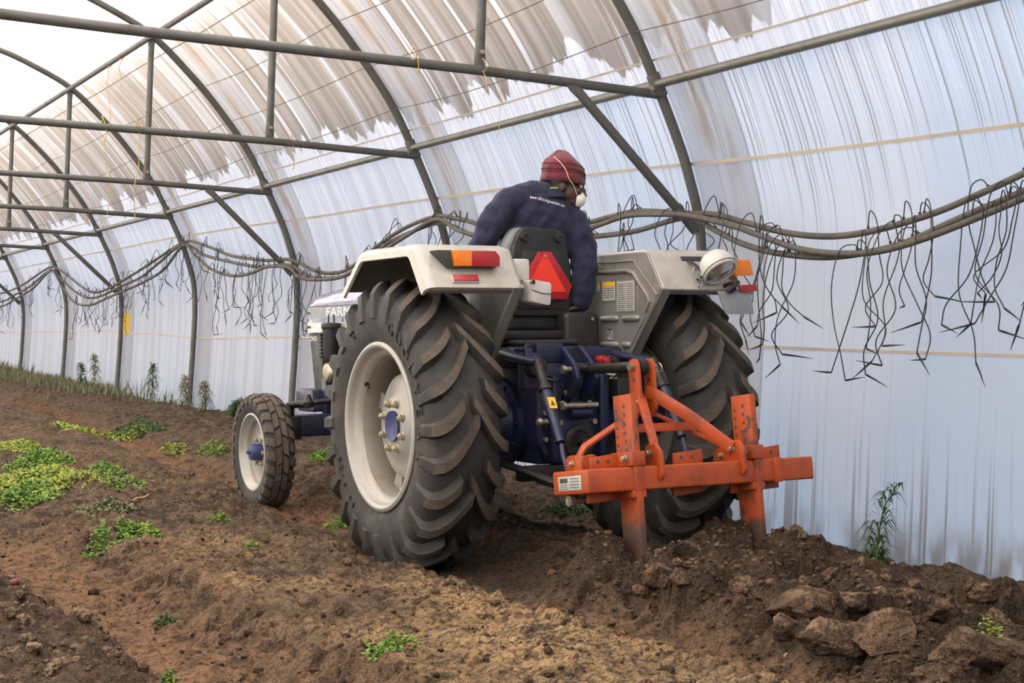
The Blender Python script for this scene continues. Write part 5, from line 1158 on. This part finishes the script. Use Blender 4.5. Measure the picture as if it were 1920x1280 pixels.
weed(228, 1002, .19, .19, .07, 900, .030, 'leaf', 'bright green spreading weed on the left bed, nearest large one')
weed(205, 955, .18, .17, .06, 700, .034, 'leafgrey', 'grey green withered weed on the left bed')
weed(60, 905, .28, .65, .06, 2400, .036, 'leafpale', 'large yellow green weed patch at the left picture edge')
weed(75, 872, .22, .45, .11, 1300, .036, 'leaf', 'deep green weed growing out of the yellow green patch')
weed(55, 925, .18, .40, .08, 1000, .034, 'leaf', 'green weed at the lower rim of the yellow green patch')
weed(25, 840, .18, .45, .05, 1000, .034, 'leafpale', 'yellow green weed above the large left patch')
weed(195, 885, .12, .25, .07, 420, .028, 'leaf', 'green weed mound right of the large left patch')
weed(155, 900, .14, .3, .04, 300, .028, 'leafpale', 'low yellow green weed between the left patch and the green mound')
weed(235, 912, .14, .22, .045, 320, .026, 'leaf', 'flat green weed beside the orange wheel path')
weed(258, 793, .22, .7, .13, 700, .045, 'leafdark', 'dark green weed mound near the wall left of the tractor')
weed(245, 808, .24, .55, .05, 1300, .04, 'leafpale', 'pale weed skirt below the dark green mound')
weed(140, 778, .20, .6, .05, 900, .05, 'leafpale', 'faint yellow green weed strip near the far wall')
weed(398, 848, .10, .3, .07, 300, .03, 'leaf', 'green weed just left of the front wheel')
weed(325, 843, .10, .35, .04, 200, .03, 'leafpale', 'small pale weed left of the front wheel weed')
weed(640, 985, .10, .12, .05, 240, .022, 'leaf', 'small green weed beside the rear tyre')
weed(410, 971, .06, .07, .035, 130, .020, 'leaf', 'tiny green weed in the orange path below the front wheel')
weed(473, 1024, .03, .035, .03, 60, .02, 'leaf', 'tiny weed sprig on the rut edge')
weed(312, 1168, .05, .05, .04, 110, .02, 'leafdark', 'small dark weed in the foreground furrow')
weed(318, 1276, .03, .03, .03, 60, .018, 'leaf', 'tiny green sprig at the bottom picture edge')
weed(1848, 1205, .05, .06, .07, 120, .018, 'leafpale', 'wispy yellow green weed on the bottom right soil block')
weed(1060, 960, .14, .2, .07, 420, .03, 'leafdark', 'dark weed strip below the lower links against the wall')
weed(620, 858, .16, .28, .06, 700, .03, 'leaf', 'low green weed at the wall beyond the rear tyre')
def tall_plant(name, base, h, lean, nl, L, m, lb, spread=1., bushy=0):
    e = empty(name, base); tag(e, lb, 'plant', 'upright weeds at the wall foot'); vs, fs = [], []
    st = catmull([(0, 0, -.03), (lean[0] * .15, lean[1] * .15, h * .4), (lean[0] * .4, lean[1] * .4, h * .75), (lean[0], lean[1], h)], 5)
    b = B(); b.tube(st, [.006 * (1 - .75 * i / (len(st) - 1)) for i in range(len(st))], 6); b.build('stem', m, e)
    for k in range(nl):
        t = rng.uniform(.02, 1) ** (.9 + bushy); q_ = t * (len(st) - 1); i_ = min(int(q_), len(st) - 2); p = st[i_].lerp(st[i_ + 1], q_ - i_); a = rng.uniform(0, 6.283); up_ = rng.uniform(-.1, 1.3)
        LL = L * (1.25 - .5 * t) * rng.uniform(.7, 1.2); leaf(vs, fs, p, (math.cos(a) * spread, math.sin(a) * spread, up_), LL, LL * .022 + .0012, LL * rng.uniform(.2, .75))
    me = bpy.data.meshes.new('leaves'); me.from_pydata(vs, [], fs); o = link('foliage', me, M[m], e); o['kind'] = 'stuff'
    return e
tall_plant('tall_weed', (5.20, 5.70, gzs(5.20, 5.70) - .01), .41, (.08, -.09, 0), 150, .12, 'leafdark', 'tall narrow leaved weed with bent tip against the wall at right', 1., .9)
WP = [((5.25, 18.9), .85, 'tall dry weed at the wall foot behind the second visible post'), ((5.22, 16.6), .55, 'thin upright weed at the wall left of the front wheel'), ((5.20, 15.6), .35, 'short upright weed at the wall just left of the front wheel'), ((5.28, 22.0), .9, 'tall leafy weed at the wall beside the far post'), ((5.24, 22.6), .7, 'bushy upright weed left of the far post'), ((5.20, 17.3), .6, 'spindly weed right of the middle post')]
for k, ((x, y), h, lb) in enumerate(WP): tall_plant('wall_weed', (x, y, gzs(x, y)), h * .55, (rng.uniform(-.1, .1), rng.uniform(-.2, .2), 0), 190, .13, 'leafgrey' if k % 2 else 'leafdark', lb)
# grass along the wall foot
vs, fs = [], []
for _ in range(9000):
    y = 6.2 + 25 * rng.uniform(0, 1) ** .75; x = 5.42 - abs(rng.gauss(0, .18 + .02 * max(0, y - 15)))
    dens = .10 if y < 15 else .22 if y < 21 else 1
    if rng.random() > dens or noise.noise((x * .8, y * .9, 2)) < (-.05 if y < 20 else -.4): continue
    h = rng.uniform(.04, .12) * (1 if y < 18 else 2.0) * (1.4 if noise.noise((y * .6, 1, 9)) > .1 else .8); p = Vector((x, y, gzs(x, y) - .01)); i = len(vs); l_ = Vector((rng.uniform(-.4, .4), rng.uniform(-.4, .4), 0)) * h; s = Vector((rng.uniform(-1, 1), rng.uniform(-1, 1), 0)).normalized() * .008
    vs += [p - s, p + s, p + l_ * .5 + Vector((0, 0, h * .6)) + s * .7, p + l_ + Vector((0, 0, h))]; fs += [(i, i + 1, i + 2), (i, i + 2, i + 3)]
me = bpy.data.meshes.new('grass'); me.from_pydata(vs, [], fs); tag(link('grass', me, M['leafgrey']), 'rough yellowing grass along the foot of the film wall', kind='stuff')

# ------------------------------------------------------------------ small things
b = B(); b.prism(rpoly([(-.045, -.14), (.045, -.14), (.045, .14), (-.045, .14)], .008, 3), 'x', -.0015, .0015); o = b.build('sticky_trap', 'trap'); o.location = (5.33, 20.5, 1.35); o.rotation_euler = (0, R(4), R(62)); tag(o, 'yellow sticky insect trap hanging against the film wall', 'insect trap')
b = B(); b.tube([(0, 0, .13), (.01, 0, .3), (0, 0, .56)], .0025, 5); b.build('string', 'twine', o)
def twine(nm, pts, lb, knot=True, r=.0035):
    b = B(); P = catmull(pts, 6); P = [p + Vector((noise.noise(p * 7) * .03, noise.noise(p * 7 + Vector((5, 0, 0))) * .03, 0)) for p in P]; b.tube(P, r, 5); o = b.build(nm, 'twine', smooth=70); tag(o, lb, 'twine', 'old twine tied to the frame')
    if knot:
        b = B(); c = Vector(pts[0]); b.tube([c + Vector((.0, .036 * math.cos(a), .036 * math.sin(a))) * (1 + .1 * math.sin(3 * a)) + Vector((.012 * math.sin(2 * a), 0, 0)) for a in np.linspace(0, 12.5, 30)], r * 1.2, 5); b.build('knot', 'twine', o)
Y1, Y2, Y3 = RIBS[4], RIBS[5], RIBS[6]
twine('twine', [(3.97, 16.2, 4.03), (3.96, 16.22, 3.8), (3.99, 16.18, 3.55), (3.95, 16.2, 3.2), (3.97, 16.2, 2.9)], 'long twine hanging from the upper purlin at top left')
twine('twine', [(3.97, 15.7, 4.03), (3.97, 15.75, 3.9), (3.98, 15.7, 3.7)], 'short knotted twine on the upper purlin near the top left post')
twine('twine', [(4.16, Y1, 2.66), (4.16, Y1 - .03, 2.55), (4.17, Y1 - .02, 2.42)], 'twine knot on the second tie beam right of its post')
twine('twine', [(3.99, RIBS[3] - .02, 2.66), (3.99, RIBS[3] - .04, 2.58), (4.0, RIBS[3] - .03, 2.48)], 'twine tied at the foot of the nearest hanging post', r=.0022)
twine('twine', [(4.10, RIBS[3], 2.66), (4.10, RIBS[3] - .04, 2.5), (4.08, RIBS[3] - .04, 2.25)], 'thin pale twine dangling right of the nearest hanging post', False, .0018)
twine('twine', [(2.95, Y1, 2.67), (2.96, Y1 - .03, 2.5), (2.93, Y1 - .03, 2.2), (2.95, Y1, 1.95)], 'twine hanging low from the second tie beam at left')
twine('twine', [(2.70, Y1, 2.67), (2.72, Y1 - .03, 2.58), (2.70, Y1 - .03, 2.48)], 'twine knot on the second tie beam near the left edge')
twine('twine', [(3.55, RIBS[3] - .03, 2.68), (3.56, RIBS[3] - .05, 2.62), (3.57, RIBS[3] - .04, 2.55)], 'twine knot on the nearest tie beam left of its post', r=.0025)
twine('twine', [(3.62, Y2, 2.67), (3.63, Y2 - .03, 2.5), (3.6, Y2 - .03, 2.3)], 'twine hanging from the third tie beam left of its post')
x, y = ground_at(28, 1100); b = B(); b.ball((0, 0, 0), (.013, .013, .012), 14, 10); b.tube([(0, 0, .010), (.003, 0, .018)], .002, 5); o = b.build('red_fruit', 'fruit'); o.location = (x, y, gzs(x, y) + .008); tag(o, 'small dark red fruit lying on the mound at left', 'fruit')
b = B(); b.bm.free(); b.bm = bmesh.new(); b.ball((0, 0, 0), (.07, .05, .04), 20, 14); 
for v_ in b.bm.verts: v_.co *= 1 + .35 * noise.noise(v_.co * 22)
o = b.build('plastic_scrap', 'bag', smooth=60); gx, gy = 4.72, 6.02; o.location = (gx, gy, gzs(gx, gy) + .03); tag(o, 'crumpled white plastic scrap beside the right rear tyre', 'plastic scrap')
for (px, py, lb, L) in ((112, 813, 'pale dry twig on the far left ridge', .12), (250, 942, 'pale dry stalk in the grey green weed', .10), (1470, 1245, 'pale curled root on the soil at lower right', .10)):
    x, y = ground_at(px, py); z = gzs(x, y) + .012; b = B(); b.tube(catmull([(0, 0, 0), (L * .3, .01, .012), (L * .6, -.012, .016), (L, .01, .03)], 4), .0045, 6); o = b.build('dry_twig', 'dry'); o.location = (x, y, z); o.rotation_euler.z = rng.uniform(-.4, .6); tag(o, lb, 'twig', 'dry twigs')
